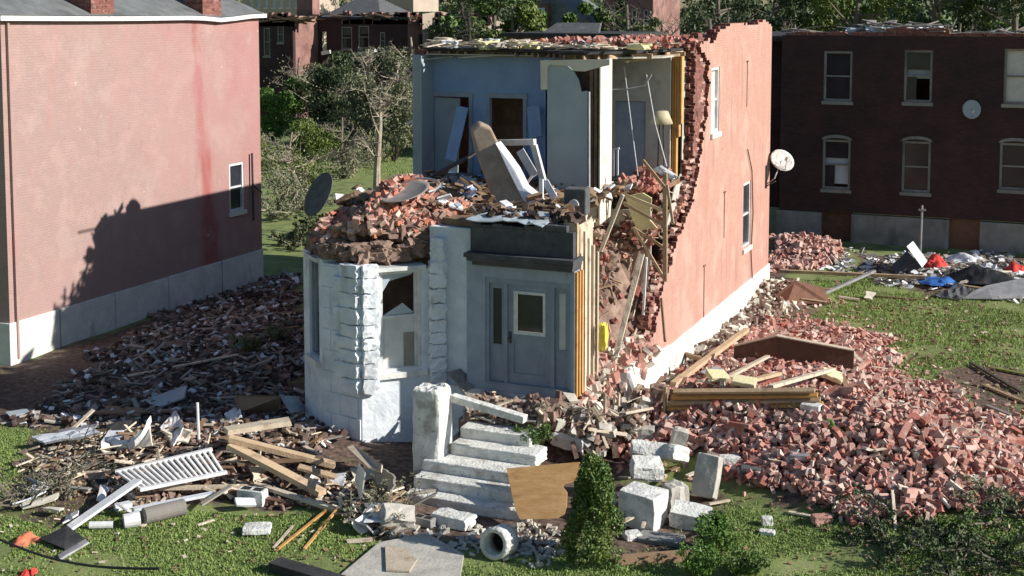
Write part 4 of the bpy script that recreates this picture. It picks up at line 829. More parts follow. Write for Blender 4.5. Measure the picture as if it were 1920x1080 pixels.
# ================================================================ loose boards and beams, one thing each
def plank(u1, v1, u2, v2, w_, t_, mat, lab, name='plank', cat='plank', l1=.05, l2=.05, grp=None, ragged=.02, up=(0, 0, 1)):
    p, q = G(u1, v1, l1), G(u2, v2, l2); m_ = MB(); m_.beam(p, q, w_, t_, up=up, ragged=ragged); return single(m_, name, mat, lab, cat, grp)
for a in [
 (423, 808, 543, 790, .3, .1, 'lumber_pale', 'pale thick plank, topmost of the timber frame fallen left of the bay', 'plank', 'plank', .85, .75),
 (430, 822, 628, 872, .2, .1, 'lumber', 'brown beam sloping down from the pale plank, upper one of the frame', 'beam', 'beam', .8, .35),
 (432, 835, 605, 925, .22, .1, 'lumber', 'brown beam sloping down from the pale plank, lower one of the frame', 'beam', 'beam', .7, .2),
 (445, 870, 605, 858, .16, .05, 'lumber_brown', 'dark crosspiece lying over the fallen brown beams', 'plank', 'plank', .5, .45),
 (560, 875, 630, 895, .22, .05, 'lumber', 'short broad board at the right end of the fallen frame', 'board', 'board', .45, .3),
 (480, 908, 628, 955, .12, .07, 'lumber_pale', 'long pale lath running from cinder block toward the lawn edge', 'lath', 'lath', .2, .1),
 (400, 915, 545, 945, .12, .06, 'rusty', 'reddish brown strip just under the cinder block', 'lath', 'lath', .15, .08),
 (300, 915, 470, 912, .14, .05, 'lumber_pale', 'whitish board lying below the slatted railing', 'board', 'board', .2, .15),
 (250, 955, 400, 925, .14, .05, 'paper', 'white weathered board above the grey pipe', 'board', 'board', .15, .2),
 (130, 990, 260, 900, .2, .05, 'white_metal', 'long white board leaning from the lawn up to the railing', 'board', 'board', .05, .5),
 (512, 1028, 550, 985, .05, .02, 'lumber_pale', 'thin pale stick on the lawn right of the white slab', 'stick', 'stick', .03, .03),
 (570, 1030, 632, 955, .05, .03, 'lumber_orange', 'thin orange lath leaning over the lawn edge', 'lath', 'lath', .03, .12),
 (520, 1030, 620, 950, .05, .03, 'lumber_orange', 'second thin orange lath crossing the lawn edge', 'lath', 'lath', .03, .12),
 (650, 1015, 697, 1012, .13, .03, 'lumber_pale', 'small pale pointed board on the lawn beside the path', 'board', 'board', .04, .04),
 (515, 1058, 640, 1095, .3, .16, 'tar', 'thick black timber at the bottom edge left of the path', 'beam', 'beam', .1, .08),
 (150, 775, 330, 770, .2, .04, 'lumber_brown', 'dark board in the shade above the white shutter', 'board', 'board', .1, .12),
 (240, 705, 445, 665, .09, .04, 'lumber_pale', 'long thin pale lath across the shaded rubble', 'lath', 'lath', .1, .15),
 (400, 640, 560, 612, .09, .04, 'lumber_brown', 'thin brown lath in shaded rubble left of the bay', 'lath', 'lath', .1, .15),
 (90, 842, 230, 812, .14, .03, 'lumber_pale', 'sunlit board under the broken white shutters', 'board', 'board', .08, .1),
 (1262, 720, 1400, 618, .16, .1, 'lumber', 'long tan beam leaning beside the pink wall', 'beam', 'beam', .25, .5),
 (1355, 712, 1440, 668, .1, .06, 'lumber_pale', 'pale stud in the middle of the lumber on the heap', 'stud', 'stud', .35, .45),
 (1375, 722, 1462, 700, .14, .07, 'lumber', 'tan stud lying just behind the fallen stud wall', 'stud', 'stud', .3, .35),
 (1445, 725, 1562, 692, .12, .07, 'lumber_pale', 'pale stud crossing the right end of the fallen stud wall', 'stud', 'stud', .45, .45),
 (1255, 655, 1320, 675, .12, .1, 'lumber_brown', 'dark brown broken joist against the white foundation', 'joist', 'joist', .3, .25),
 (1310, 645, 1325, 640, .06, .06, 'rusty', 'short rusty stub by the white foundation', 'iron_stub', 'stub', .3, .45),
 (1320, 700, 1350, 690, .3, .03, 'room_grey', 'bluish scrap board between the tan beam and stud wall', 'board', 'board', .3, .3),
 (1595, 660, 1618, 682, .12, .08, 'lumber_pale', 'short pale block of wood at the end of the dark gutter', 'wood_block', 'block', .2, .2),
 (1462, 508, 1735, 520, .16, .1, 'lumber', 'very long tan plank lying across the far lawn', 'plank', 'plank', .25, .15),
 (1545, 550, 1640, 508, .1, .08, 'grey_metal', 'grey rail propped on the long tan plank', 'rail', 'rail', .1, .4),
 (1572, 556, 1612, 562, .14, .05, 'lumber_pale', 'short pale board beside the dark roof sheet', 'board', 'board', .08, .08),
 (1640, 555, 1720, 562, .1, .05, 'lumber_brown', 'thin brown branch-like stick on the far lawn', 'stick', 'stick', .05, .05),
 (1635, 528, 1700, 530, .1, .04, 'lumber_pale', 'pale lath in front of the very long tan plank', 'lath', 'lath', .05, .05),
 (1866, 690, 1935, 704, .14, .03, 'leaf_yellow', 'yellow green board at the right picture edge on the lawn', 'board', 'board', .06, .06),
 (1820, 680, 1915, 735, .08, .05, 'bark_dark', 'dark broken limb lying on the right lawn', 'limb', 'limb', .06, .06),
 (1845, 722, 1925, 755, .1, .04, 'lumber', 'tan lath below the dark limb on the right lawn', 'lath', 'lath', .05, .05),
 (1850, 760, 1925, 790, .12, .04, 'lumber_grey', 'grey lath at the right end of the brick heap', 'lath', 'lath', .08, .08),
 (1480, 960, 1560, 975, .08, .03, 'lumber_pale', 'pale strip below the near edge of the brick heap', 'lath', 'lath', .04, .04),
 (1150, 1052, 1300, 1040, .16, .14, 'lumber_brown', 'brown garden timber edging the bed behind the evergreen shrub', 'timber_edging', 'edging', .06, .06),
 (1330, 945, 1368, 938, .06, .03, 'lumber_pale', 'thin pale stick beside the lowest white stone', 'stick', 'stick', .15, .1),
 (1470, 830, 1500, 870, .05, .03, 'lumber_pale', 'pale sliver lying in the middle of the brick heap', 'stick', 'stick', .1, .1),
 (1100, 838, 1125, 858, .16, .08, 'lumber_pale', 'short pale plank stub behind the evergreen shrub', 'plank', 'plank', .3, .25),
 (1080, 720, 1140, 740, .12, .08, 'lumber', 'brown plank end below the bare corner studs', 'plank', 'plank', .7, .6),
 (215, 952, 245, 945, .16, .1, 'paper', 'small white block beside the fallen white board', 'block', 'block', .08, .08),
 (370, 985, 400, 975, .05, .03, 'lumber_pale', 'tiny pale stick on the lawn below the grey pipe', 'stick', 'stick', .03, .03),
]: plank(*a[:10], l1=a[10], l2=a[11])
# unnamed splinters: one kind, one label
for k in range(70):
    pix = random.choice(((1180, 660, 1600, 760), (60, 800, 640, 960), (640, 900, 780, 1000), (1130, 880, 1360, 1000), (1450, 490, 1900, 560), (880, 680, 1060, 800)))
    u, v = random.uniform(pix[0], pix[2]), random.uniform(pix[1], pix[3]); p = G(u, v, .12+(.7 if pix[0] == 880 else .05)); a = random.uniform(0, 3.14); l = random.uniform(.3, .9)
    q = p+Vector((math.cos(a)*l, math.sin(a)*l, random.uniform(-.15, .25))); m_ = MB(); m_.beam(p, q, random.uniform(.05, .13), .03, ragged=.03)
    single(m_, 'splinter', random.choice(('lumber', 'lumber_pale', 'lumber_grey', 'lumber_brown', 'lumber_pale')), 'short splintered piece of wood lying loose among the rubble', 'splinter', 'short splinters of wood in the rubble')
# white slatted railing: rails and balusters
rl = thing('slatted_railing', tuple(G(320, 880)), 'white slatted railing section lying flat on the debris', 'railing')
p0, p1, p2, p3 = G(216, 885, .45), G(398, 842, .6), G(425, 885, .4), G(262, 918, .35)
for a, b_ in ((p0, p1), (p3, p2)): m_ = MB(); m_.beam(a, b_, .09, .06); m_.build('rail', 'white_metal', rl)
for k in range(17): t_ = (k+.3)/17; m_ = MB(); m_.beam(p0.lerp(p1, t_), p3.lerp(p2, t_), .045, .045); m_.build('baluster', 'white_metal', rl)
# fallen stud wall
sw = thing('fallen_stud_wall', tuple(G(1400, 765)), 'section of stud wall with tan studs fallen on its side onto the bricks', 'stud wall')
for k in range(5):
    u0, u1 = 1247+4*k, 1548-k*5; v = 776-k*11; m_ = MB(); a, b_ = G(u0, 776-10.5*k, .12+.1*k), G(u1, 766-8.5*k, .1+.1*k); off = Vector((0, 0, 0)); m_.beam(a+off, b_+off, .13, .05, up=(.1, -.4, 1)); m_.build('stud', 'lumber_orange' if k % 2 else 'lumber', sw)
m_ = MB(); m_.beam(G(1246, 782, .08), G(1248, 726, .62), .14, .06, up=(1, 0, 0)); m_.build('end_plate', 'lumber', sw)
m_ = MB(); m_.prism([G(1252, 774, .06)+Vector((0, .1, 0)), G(1540, 764, .05)+Vector((0, .1, 0)), G(1535, 734, .42)+Vector((0, .1, 0)), G(1255, 734, .48)+Vector((0, .1, 0))], (0, .02, -.02)); m_.build('lath_board', 'lumber_brown', sw)
# bent dark gutter
gt_ = thing('bent_roof_edge', tuple(G(1480, 670)), 'long bent dark metal roof edge lying across the brick heap', 'roof edge')
for (a, b_) in (((1375, 660, .35), (1455, 642, .6)), ((1455, 642, .6), (1600, 670, .45))):
    m_ = MB(); p, q = G(a[0], a[1]+25, a[2]-.3), G(b_[0], b_[1]+25, b_[2]-.3); m_.prism([p, q, q+Vector((0, .05, .48)), p+Vector((0, .05, .48))], (0, .03, 0)); m_.build('fascia', 'rusty', gt_)
    m_ = MB(); m_.beam(p+Vector((0, .1, .5)), q+Vector((0, .1, .5)), .2, .03); m_.build('flashing', 'lumber_pale', gt_)
# cinder blocks, slabs and stones
def block(u, v, size, rz, mat, lab, lift=0., cat='block', rot=(0, 0), holes=False, name='stone_block', jit=.04):
    p = G(u, v); t_ = thing(name, tuple(p), lab, cat) if holes else None; m_ = MB(); c_ = p+Vector((0, 0, size[2]/2+lift))
    if not holes: m_.rock(c_, size, int(u+v), 4, jit, (rot[0], rot[1], rz)); return single(m_, name, mat, lab, cat, bevel=.012)
    m_.rock(c_, size, int(u+v), 4, .02, (rot[0], rot[1], rz)); m_.build('body', mat, t_, bevel=.01)
    M = Euler((rot[0], rot[1], rz)).to_matrix()
    for sx in (-.25, .25):
        h_ = MB(); cc_ = c_+M @ Vector((sx*size[0]*.9, 0, size[2]/2)); h_.obox(cc_, (size[0]*.33, size[1]*.6, .012), (rot[0], rot[1], rz)); h_.build('core_shade', 'void', t_)  # dark plate on a solid block; the hole's shade is only its colour
block(474, 945, (.55, .26, .3), .1, 'blockwhite', 'whitish cinder block standing at the edge of the left debris', holes=True, name='cinder_block')
block(482, 1000, (.5, .4, .1), .5, 'blockwhite', 'flat white slab lying alone on the front lawn', .04, 'slab', name='slab')
block(460, 958, (.4, .2, .06), .9, 'paper', 'thin white broken piece propped behind the flat slab', .14, 'slab', (.4, .2), name='slab')
block(850, 985, (.75, .4, .2), -.1, 'blockwhite', 'rough white stone lying at the foot of the steps', .02, 'stone', jit=.1, name='stone')
block(795, 985, (.42, .2, .16), -.1, 'fnd_gray', 'grey hollow block at the left foot of the steps', .0, 'block', holes=True, name='cinder_block')
block(745, 990, (.6, .4, .36), .7, 'concrete', 'broken tan concrete chunk beside the path', .0, 'concrete chunk', (.5, .2), jit=.12, name='concrete_chunk')
block(1205, 985, (.74, .62, .66), -.15, 'blockwhite', 'big squared white stone right of the evergreen shrub', .02, 'stone', (.0, .05))
block(1212, 935, (.6, .5, .3), .5, 'blockwhite', 'grey rounded stone on top behind the big squared one', .45, 'stone', (.2, .1), jit=.1)
block(1215, 890, (.7, .5, .3), .3, 'blockwhite', 'bright white broken slab at the back of the stone group', .35, 'stone', (-.5, .1), jit=.08)
block(1258, 890, (.55, .5, .3), -.4, 'blockwhite', 'white broken stone beside the bright slab, nearer the brick heap', .3, 'stone', (-.4, -.2), jit=.1)
block(1272, 870, (.3, .2, .5), .4, 'concrete', 'upright grey stone shard at the top of the stone group', .25, 'stone', (.2, .2), jit=.1)
block(1326, 935, (.46, .3, .8), -.1, 'concrete', 'tall pale squared stone, rightmost of the stone group', .05, 'stone', (-.35, .05))
block(1295, 985, (.72, .5, .32), .1, 'blockwhite', 'lowest white stone with a bright top at the grass edge', .0, 'stone', (.15, .1))
block(1265, 955, (.4, .4, .5), .8, 'concrete', 'rough grey stone wedged between the two largest white stones', .0, 'stone', jit=.12)
block(1240, 1015, (.8, .4, .1), .1, 'fnd_gray', 'thin dark slab in the soil below the stones', .0, 'slab', name='slab')
block(1185, 1010, (.3, .25, .12), .7, 'blockwhite', 'small bluish stone scrap under the big squared stone', .0, 'stone', name='stone')
block(1368, 880, (.42, .26, .22), .4, 'blockwhite', 'pale oblong stone at the foot of the brick heap', .05, 'stone', name='stone')
block(1438, 985, (.2, .16, .16), .4, 'blockwhite', 'small white upright stone on the right lawn', .0, 'stone', name='stone')
block(1438, 1002, (.28, .16, .08), .1, 'blockwhite', 'small flat white stone below the upright one', .0, 'stone', name='stone')
block(1522, 782, (.42, .3, .2), -.2, 'blockwhite', 'pale squared stone at the right end of the fallen stud wall', .08, 'stone', name='stone')
block(1236, 770, (.4, .4, .5), .3, 'mortar', 'dark round lump of masonry at the left end of the stud wall', .05, 'masonry lump', jit=.12, name='masonry_lump')
block(1180, 770, (.35, .35, .95), .2, 'stone_white', 'tall leaning white foundation stone in front of the pink wall', .0, 'stone', (.15, -.25), jit=.1)
block(1205, 830, (.5, .4, .35), .2, 'concrete', 'grey mortar lump at the left end of the brick heap', .0, 'stone', jit=.14, name='stone')
block(1135, 790, (.45, .4, .5), .5, 'concrete', 'pale broken stone left of the tall leaning one', .2, 'stone', (.3, .1), jit=.13, name='stone')
block(1070, 815, (.5, .35, .35), .2, 'concrete', 'squared grey stone right of the green weed by the steps', .35, 'stone', (.1, .2), jit=.06, name='stone')
block(1070, 850, (.7, .4, .3), .0, 'stone_white', 'rubbly pale stone above the plywood sheet', .15, 'stone', (.1, .1), jit=.14, name='stone')
block(975, 800, (.3, .25, .16), .5, 'blockwhite', 'small white stone at the end of the fallen white rail', .9, 'stone', name='stone')
block(1395, 745, (.5, .35, .1), .1, 'insul', 'yellowish plaster scrap just above the fallen stud wall', .3, 'plaster scrap', (.2, .1), name='plaster_scrap')
block(1345, 735, (.45, .35, .12), .7, 'insul', 'yellowish plaster scrap below the long tan beam', .3, 'plaster scrap', (.3, .1), name='plaster_scrap')
block(1560, 728, (.5, .4, .14), .2, 'insul', 'tan plaster scrap at the right end of the pale stud', .25, 'plaster scrap', (.2, .3), name='plaster_scrap', jit=.12)
block(1500, 868, (.4, .3, .12), .2, 'grey_metal', 'bluish grey scrap in the middle of the brick heap', .08, 'scrap', name='metal_scrap')
block(1408, 895, (.4, .3, .14), .2, 'shingle', 'dark slate coloured scrap at the near left edge of the heap', .08, 'scrap', name='slate_scrap')
block(1635, 975, (.3, .15, .08), .2, 'red_cloth', 'bright red scrap at the near edge of the brick heap', .08, 'scrap', name='plastic_scrap')
block(1540, 980, (.35, .2, .15), .6, 'brick', 'orange brick lump lying on the grass below the heap', .0, 'brick lump', jit=.1, name='brick_lump')
block(945, 375, (.1, .1, .1), 0, 'void', 'x', 0) if False else None
# fallen white rail across the steps, white pipe ring, plywood
m_ = MB(); m_.beam(PY(848, 745, 23.4), PY(985, 786, 23.3), .2, .14); single(m_, 'fallen_rail', 'blockwhite', 'long white painted rail slanting over the top steps from the white pier', 'rail', bevel=.01)
pr = thing('white_pipe', tuple(G(925, 1055)), 'white round pipe section with open end facing forward on the grass', 'pipe')
c_ = G(925, 1055)+Vector((0, .25, .27)); n = 28; ax = Vector((-.1, -.98, .16)).normalized(); e_a = ax.cross(Vector((0, 0, 1))).normalized(); e_b = ax.cross(e_a); vs = []
for (r_, o_) in ((.27, -.2), (.27, .2), (.19, .2), (.19, -.2)):
    for j in range(n): t_ = 2*math.pi*j/n; vs.append(c_+e_a*math.cos(t_)*r_+e_b*math.sin(t_)*r_+ax*o_)
m_ = MB(); m_.add(vs, [(a*n+j, a*n+(j+1) % n, ((a+1) % 4)*n+(j+1) % n, ((a+1) % 4)*n+j) for a in range(4) for j in range(n)]); m_.build('ring', 'blockwhite', pr, True)
m_ = MB(); m_.tube([c_-ax*.18, c_-ax*.16], .19, 20); m_.build('inner_disc', 'void', pr)
m_ = MB(); yp = 21.7
pl = [(950, 880), (1085, 868), (1103, 880), (1090, 900), (1060, 908), (1055, 915), (1063, 925), (1062, 950), (1058, 965), (1045, 972), (975, 974), (966, 955), (958, 920)]
pts = [PY(u, v, 21.35+(974-v)*.0125) for u, v in pl]; m_.prism(pts, (.0, .03, .01)); single(m_, 'plywood_sheet', 'plywood', 'broken orange plywood sheet leaning against the right side of the steps', 'plywood')
# pipe and cup on the front lawn
m_ = MB(); m_.tube([G(270, 968, .16), G(345, 950, .16)], .15, 18); single(m_, 'grey_pipe', 'lumber_grey', 'grey brown pipe lying on the front left lawn', 'pipe', smooth=False)
m_ = MB(); m_.tube([G(232, 978, .13), G(262, 972, .13)], .13, 16, .15); single(m_, 'white_bucket', 'white_metal', 'white bucket lying on its side left of the grey pipe', 'bucket')
m_ = MB(); m_.tube([G(168, 985, .08), G(212, 984, .08)], .07, 12); single(m_, 'white_tube', 'white_metal', 'short white tube left of the white bucket', 'tube')
m_ = MB(); m_.tube([G(373, 830), G(373, 830)+Vector((-.02, 0, .85))], .03, 8); single(m_, 'white_post', 'white_metal', 'thin white rod standing upright above the railing', 'rod')
# white crescent shaped moulding, shutters, panels
m_ = MB(); a0 = G(205, 835, .2); a2 = G(285, 800, .3); pts = [G(u, v, l) for u, v, l in ((200, 826, .15), (216, 834, .15), (236, 834, .2), (252, 826, .3), (264, 814, .4), (272, 800, .5), (276, 788, .6))]
for i in range(6): m_.prism([pts[i], pts[i+1], pts[i+1]+Vector((.0, .12, .07)), pts[i]+Vector((.0, .12, .07))], (.02, .0, -.12))
single(m_, 'curved_moulding', 'white_metal', 'white curved moulding arched upward among the left debris', 'moulding')
def panel(pix, th, mat, lab, name, cat, lifts, amp=.0, bevel=0):
    m_ = MB(); P_ = [G(u, v, l) for (u, v), l in zip(pix, lifts)]
    if len(P_) == 4 and amp: m_.sheet(*P_, 6, 6, amp, th)
    else: m_.prism(P_, (.01, .02, -th))
    return single(m_, name, mat, lab, cat)
for a in [
 ([(60, 822), (170, 805), (190, 815), (85, 835)], .05, 'paper', 'broken white shutter lying farthest left in the sun', 'shutter', 'shutter', (.2, .3, .3, .15), .03),
 ([(110, 808), (185, 796), (180, 804), (110, 815)], .03, 'grey_metal', 'narrow grey blind folded above the broken white shutter', 'blind', 'blind', (.25, .35, .3, .25), .02),
 ([(262, 752), (350, 722), (345, 745), (300, 762)], .03, 'room_grey', 'pale grey board in the shade, largest near the house shadow edge', 'board', 'board', (.15, .3, .3, .15), 0),
 ([(330, 768), (300, 800), (325, 835), (345, 800)], .04, 'white_metal', 'small white corner piece in the sun below the grey board', 'corner_piece', 'moulding', (.25, .2, .2, .3), .02),
 ([(525, 742), (560, 745), (575, 770), (545, 775)], .03, 'room_grey', 'pale curved sheet leaning near the foot of the bay', 'sheet', 'sheet', (.5, .55, .2, .2), .02),
 ([(440, 740), (525, 742), (520, 772), (445, 772)], .03, 'lumber_brown', 'dark framed panel next to the pale sheet near the bay', 'panel', 'panel', (.5, .55, .15, .2), 0),
 ([(420, 775), (450, 765), (455, 785), (430, 795)], .03, 'paper', 'small crumpled white paper left of the dark framed panel', 'paper', 'paper', (.15, .2, .2, .1), .05),
 ([(10, 772), (50, 766), (56, 772), (18, 780)], .04, 'room_grey', 'lone pale board near the left picture edge in shade', 'board', 'board', (.1, .1, .1, .1), 0),
 ([(200, 760), (270, 765), (260, 780), (190, 775)], .04, 'lumber_brown', 'brown board beside the large pale grey board in shade', 'board', 'board', (.15, .15, .1, .1), 0),
 ([(75, 1010), (125, 985), (160, 1010), (120, 1028)], .04, 'tar', 'black square board on the front lawn beside the orange cloth', 'board', 'board', (.1, .25, .15, .08), 0),
 ([(108, 1040), (160, 1010), (166, 1016), (112, 1048)], .03, 'grey_metal', 'thin grey strip leaning on the black square board', 'strip', 'strip', (.05, .15, .15, .05), 0),
 ([(665, 900), (672, 868), (684, 885), (676, 940)], .03, 'white_metal', 'narrow white pointed board standing in front of the steps', 'board', 'board', (.5, .8, .7, .1), 0),
 ([(650, 838), (662, 834), (716, 870), (714, 884), (690, 875)], .04, 'lumber_pale', 'pale rounded board resting high on the debris left of the steps', 'board', 'board', (.85, .85, .75, .7, .7), 0),
 ([(716, 875), (745, 895), (735, 925), (705, 905)], .04, 'lumber_grey', 'grey bent sheet left of the steps by the pale rounded board', 'sheet', 'sheet', (.6, .5, .2, .2), .03),
 ([(800, 690), (850, 700), (868, 728), (815, 716)], .03, 'lumber_pale', 'pale shingle panel lying between the bay window and the white pier', 'panel', 'panel', (1.25, 1.2, 1.1, 1.15), 0),
 ([(838, 700), (872, 690), (895, 725), (868, 735)], .03, 'lumber_grey', 'grey shingle panel heaped on the landing near the door', 'panel', 'panel', (1.6, 1.6, 1.3, 1.3), .03),
 ([(880, 668), (892, 668), (903, 700), (890, 716)], .03, 'plaster', 'pointed tan panel standing upright left of the door', 'panel', 'panel', (1.7, 1.7, 1.5, 1.3), 0),
 ([(870, 735), (920, 742), (925, 752), (880, 750)], .05, 'lumber_pale', 'pale lath bundle lying on the landing', 'board', 'board', (1.3, 1.3, 1.2, 1.2), 0),
 ([(1055, 735), (1078, 738), (1085, 752), (1068, 752)], .05, 'plaster', 'small pale stone at the right corner of the door wall', 'scrap', 'scrap', (1.2, 1.2, 1.1, 1.1), 0),
 ([(1452, 555), (1490, 525), (1545, 540), (1556, 568), (1475, 566)], .05, 'rusty', 'dark brown crumpled roof sheet by the corner of the pink wall', 'roof_sheet', 'roof sheet', (.1, .6, .45, .1, .1), 0),
 ([(1700, 462), (1712, 452), (1738, 488), (1728, 500)], .04, 'paper', 'light grey panel leaning up in front of the dark building', 'panel', 'panel', (.9, .95, .3, .25), 0),
 ([(1670, 500), (1700, 470), (1730, 500), (1680, 512)], .04, 'shingle', 'dark grey sheet under the light grey leaning panel', 'sheet', 'sheet', (.1, .6, .2, .1), 0),
 ([(1790, 560), (1850, 535), (1925, 520), (1925, 558), (1860, 560)], .03, 'grey_metal', 'large flat grey metal sheet on the right edge of the lawn', 'metal_sheet', 'metal sheet', (.05, .3, .4, .1, .1), 0),
 ([(1745, 556), (1795, 535), (1830, 545), (1800, 562)], .03, 'shingle', 'dark crumpled sheet left of the large grey metal one', 'metal_sheet', 'metal sheet', (.05, .25, .2, .05), .05),
]: panel(a[0], a[1], a[2], a[3], a[4], a[5], a[6], a[7])
m_ = MB(); m_.sheet(G(235, 845, .05), G(285, 835, .15), G(280, 798, .45), G(255, 812, .3), 4, 4, .02, .04); single(m_, 'panel', 'plaster', 'beige panel under the right end of the white curved moulding', 'panel')
for k in range(46):
    pix = random.choice(((60, 790, 420, 850), (430, 880, 700, 960), (180, 920, 420, 960), (640, 900, 780, 1000), (1180, 640, 1330, 740), (1600, 480, 1920, 560), (30, 900, 220, 1000)))
    u, v = random.uniform(pix[0], pix[2]), random.uniform(pix[1], pix[3]); p = G(u, v, .1); a = random.uniform(0, 3.1); d = Vector((math.cos(a), math.sin(a), random.uniform(-.2, .3)))*random.uniform(.12, .3); e = Vector((-d.y, d.x, random.uniform(-.15, .25)))*random.uniform(.3, .8); p.z += .05
    m_ = MB(); m_.sheet(p-d-e, p+d-e, p+d+e, p-d+e, 2, 2, .015, .03, edge=.05); single(m_, 'scrap_board', random.choice(('paper', 'lumber_pale', 'plaster', 'white_metal', 'lumber_grey', 'tar', 'grey_metal')), 'small torn scrap of board lying flat in the debris', 'scrap', 'small torn board scraps in the debris')
# cloths and tarps: crumpled sheets
from mathutils import noise
def cloth(u, v, sx, sy, hgt, mat, lab, name, cat='cloth', seed=1):
    p = G(u, v); m_ = MB(); n = 30; vs = []
    for i in range(n+1):
        for j in range(n+1):
            a, b_ = i/n*2-1, j/n*2-1; r_ = math.hypot(a, b_); q = Vector((a*1.6+seed*7, b_*1.6, seed)); w1 = noise.noise(q); w2 = abs(noise.noise(q*2.3+Vector((3, w1*2, 0)))); k = 1+.3*noise.noise(Vector((a*2, b_*2, seed+9)))
            vs.append((p.x+a*sx*k, p.y+b_*sy*k, p.z-.03+hgt*(max(0, 1-r_*r_)**.7*(.62+.7*w1)+.45*(.5-w2)*max(0, 1.1-r_))))
    m_.add(vs, [(i*(n+1)+j, (i+1)*(n+1)+j, (i+1)*(n+1)+j+1, i*(n+1)+j+1) for i in range(n) for j in range(n) if math.hypot((i+.5)/n*2-1, (j+.5)/n*2-1) < 1.05]); return single(m_, name, mat, lab, cat, smooth=True)
cloth(52, 1015, .28, .3, .16, 'orange_cloth', 'crumpled orange cloth near the bottom left corner', 'orange_cloth', seed=3)
cloth(50, 1078, .15, .2, .15, 'red_cloth', 'small red cloth at the very bottom left', 'red_cloth', seed=4)
cloth(1755, 500, .5, .6, .42, 'red_cloth', 'bundled red cloth beside the light grey leaning panel', 'red_cloth', seed=5)
cloth(1905, 508, .4, .5, .36, 'red_cloth', 'red bundle at the right edge in front of the dark building', 'red_cloth', seed=6)
cloth(1765, 528, .7, .6, .2, 'blue_tarp', 'crumpled blue tarp below the bundled red cloth', 'blue_tarp', 'tarp', seed=7)
cloth(1845, 522, 1.1, .9, .5, 'black_tarp', 'large black tarp heap on the right side of the lawn', 'black_tarp', 'tarp', seed=8)
cloth(1810, 488, .8, .6, .3, 'paper', 'crumpled white plastic behind the black tarp heap', 'white_plastic', 'plastic', seed=9)
cloth(1560, 800, .3, .3, .2, 'leaf_bright', 'small green plant scrap on the brick heap', 'green_scrap', 'plant scrap', seed=10)
m_ = MB(); m_.tube([G(1725, 490), G(1725, 490)+Vector((.03, 0, 2.1))], .04, 8); m_.box(tuple(G(1725, 490)+Vector((-.1, -.03, 1.9))), tuple(G(1725, 490)+Vector((.16, .03, 1.97)))); single(m_, 'metal_post', 'grey_metal', 'thin grey pole standing in front of the dark building', 'pole')
# cable hanging across the bottom left
m_ = MB(); a, b_ = CAM+ray(-30, 1012)*17., CAM+ray(270, 1090)*17.; pts = [Vector(a).lerp(Vector(b_), i/12)+Vector((0, 0, -.12*math.sin(math.pi*i/12))) for i in range(13)]
a, b_ = G(-60, 1010, .35), G(300, 1095, .35); pts = [a.lerp(b_, i/12)+Vector((0, 0, .25-.25*math.sin(math.pi*i/12))) for i in range(13)]; m_.tube(pts, .022, 8); single(m_, 'cable', 'black_tarp', 'black cable running across the bottom left corner', 'cable')
# satellite dishes
def dish(loc, nrm, r_, lab, mat='dish', arm=True, mount=None):
    t_ = thing('satellite_dish', loc, lab, 'satellite dish'); c_ = Vector(loc); nn = Vector(nrm).normalized(); ea = nn.cross(Vector((0, 0, 1))).normalized(); eb = ea.cross(nn); m_ = MB(); vs = []; K = 6; n = 28
    for side in (0, 1):
        for k in range(K+1):
            rr = r_*k/K
            for j in range(n): a = 2*math.pi*j/n; vs.append(c_+ea*math.cos(a)*rr+eb*math.sin(a)*rr*1.08-nn*(.16*r_*(1-(k/K)**2)+.02*side))
    fs = []
    for side in (0, 1):
        o_ = side*(K+1)*n
        for k in range(K):
            for j in range(n): q = (o_+k*n+j, o_+k*n+(j+1) % n, o_+(k+1)*n+(j+1) % n, o_+(k+1)*n+j); fs.append(q if not side else q[::-1])
    fs += [(K*n+j, K*n+(j+1) % n, (2*K+1)*n+(j+1) % n, (2*K+1)*n+j) for j in range(n)]
    m_.add(vs, fs); m_.build('reflector', mat, t_, True)
    if arm:
        m_ = MB(); e = c_+nn*r_*.75-eb*r_*.35; m_.tube([c_-eb*r_*1.0, e], .015, 6); m_.build('feed_arm', 'grey_metal', t_); m_ = MB(); m_.obox(e, (.08, .08, .14), (.3, .3, .2)); m_.build('feed_horn', 'paint_trim', t_)
    if mount: m_ = MB(); m_.tube([c_-nn*.12*r_, Vector(mount[0]), Vector(mount[1])], .022, 6); m_.build('bracket', 'grey_metal', t_)
    return t_
w0 = Vector(PX(1438, 345, XR)); c0 = Vector((XR+.32, w0.y+.1, w0.z+.75))
dish(Vector(PX(1467, 300, XR+.45)), (.5, -.7, .75), .4, 'white satellite dish on a bracket at the rear edge of the pink wall', 'blockwhite', mount=(Vector(PX(1452, 335, XR+.3)), Vector((XR, w0.y-.05, w0.z))))
m_ = MB(); pb = Vector(PX(1437, 330, XR+.02)); m_.box((XR+.001, pb.y-.1, pb.z-.4), (XR+.05, pb.y+.02, pb.z+.35)); m_.tube([(XR, pb.y, pb.z-.35), (XR+.35, pb.y-.1, pb.z-.15)], .02); single(m_, 'dish_bracket', 'dark_metal', 'rusty dark bracket on the pink wall beside the satellite dish', 'bracket')
pd = Vector(PY(1822, 205, YB-.3)); dish(pd, (.25, -1, .2), .34, 'faint grey satellite dish hung on the dark building wall', 'room_grey', mount=(pd+Vector((0, .15, -.2)), pd+Vector((0, .3, -.2))))
dish(Vector(PY(757, 358, 25.9)), (-.1, -.3, 1), .56, 'big round grey dish lying face up on the bay rubble', arm=False)
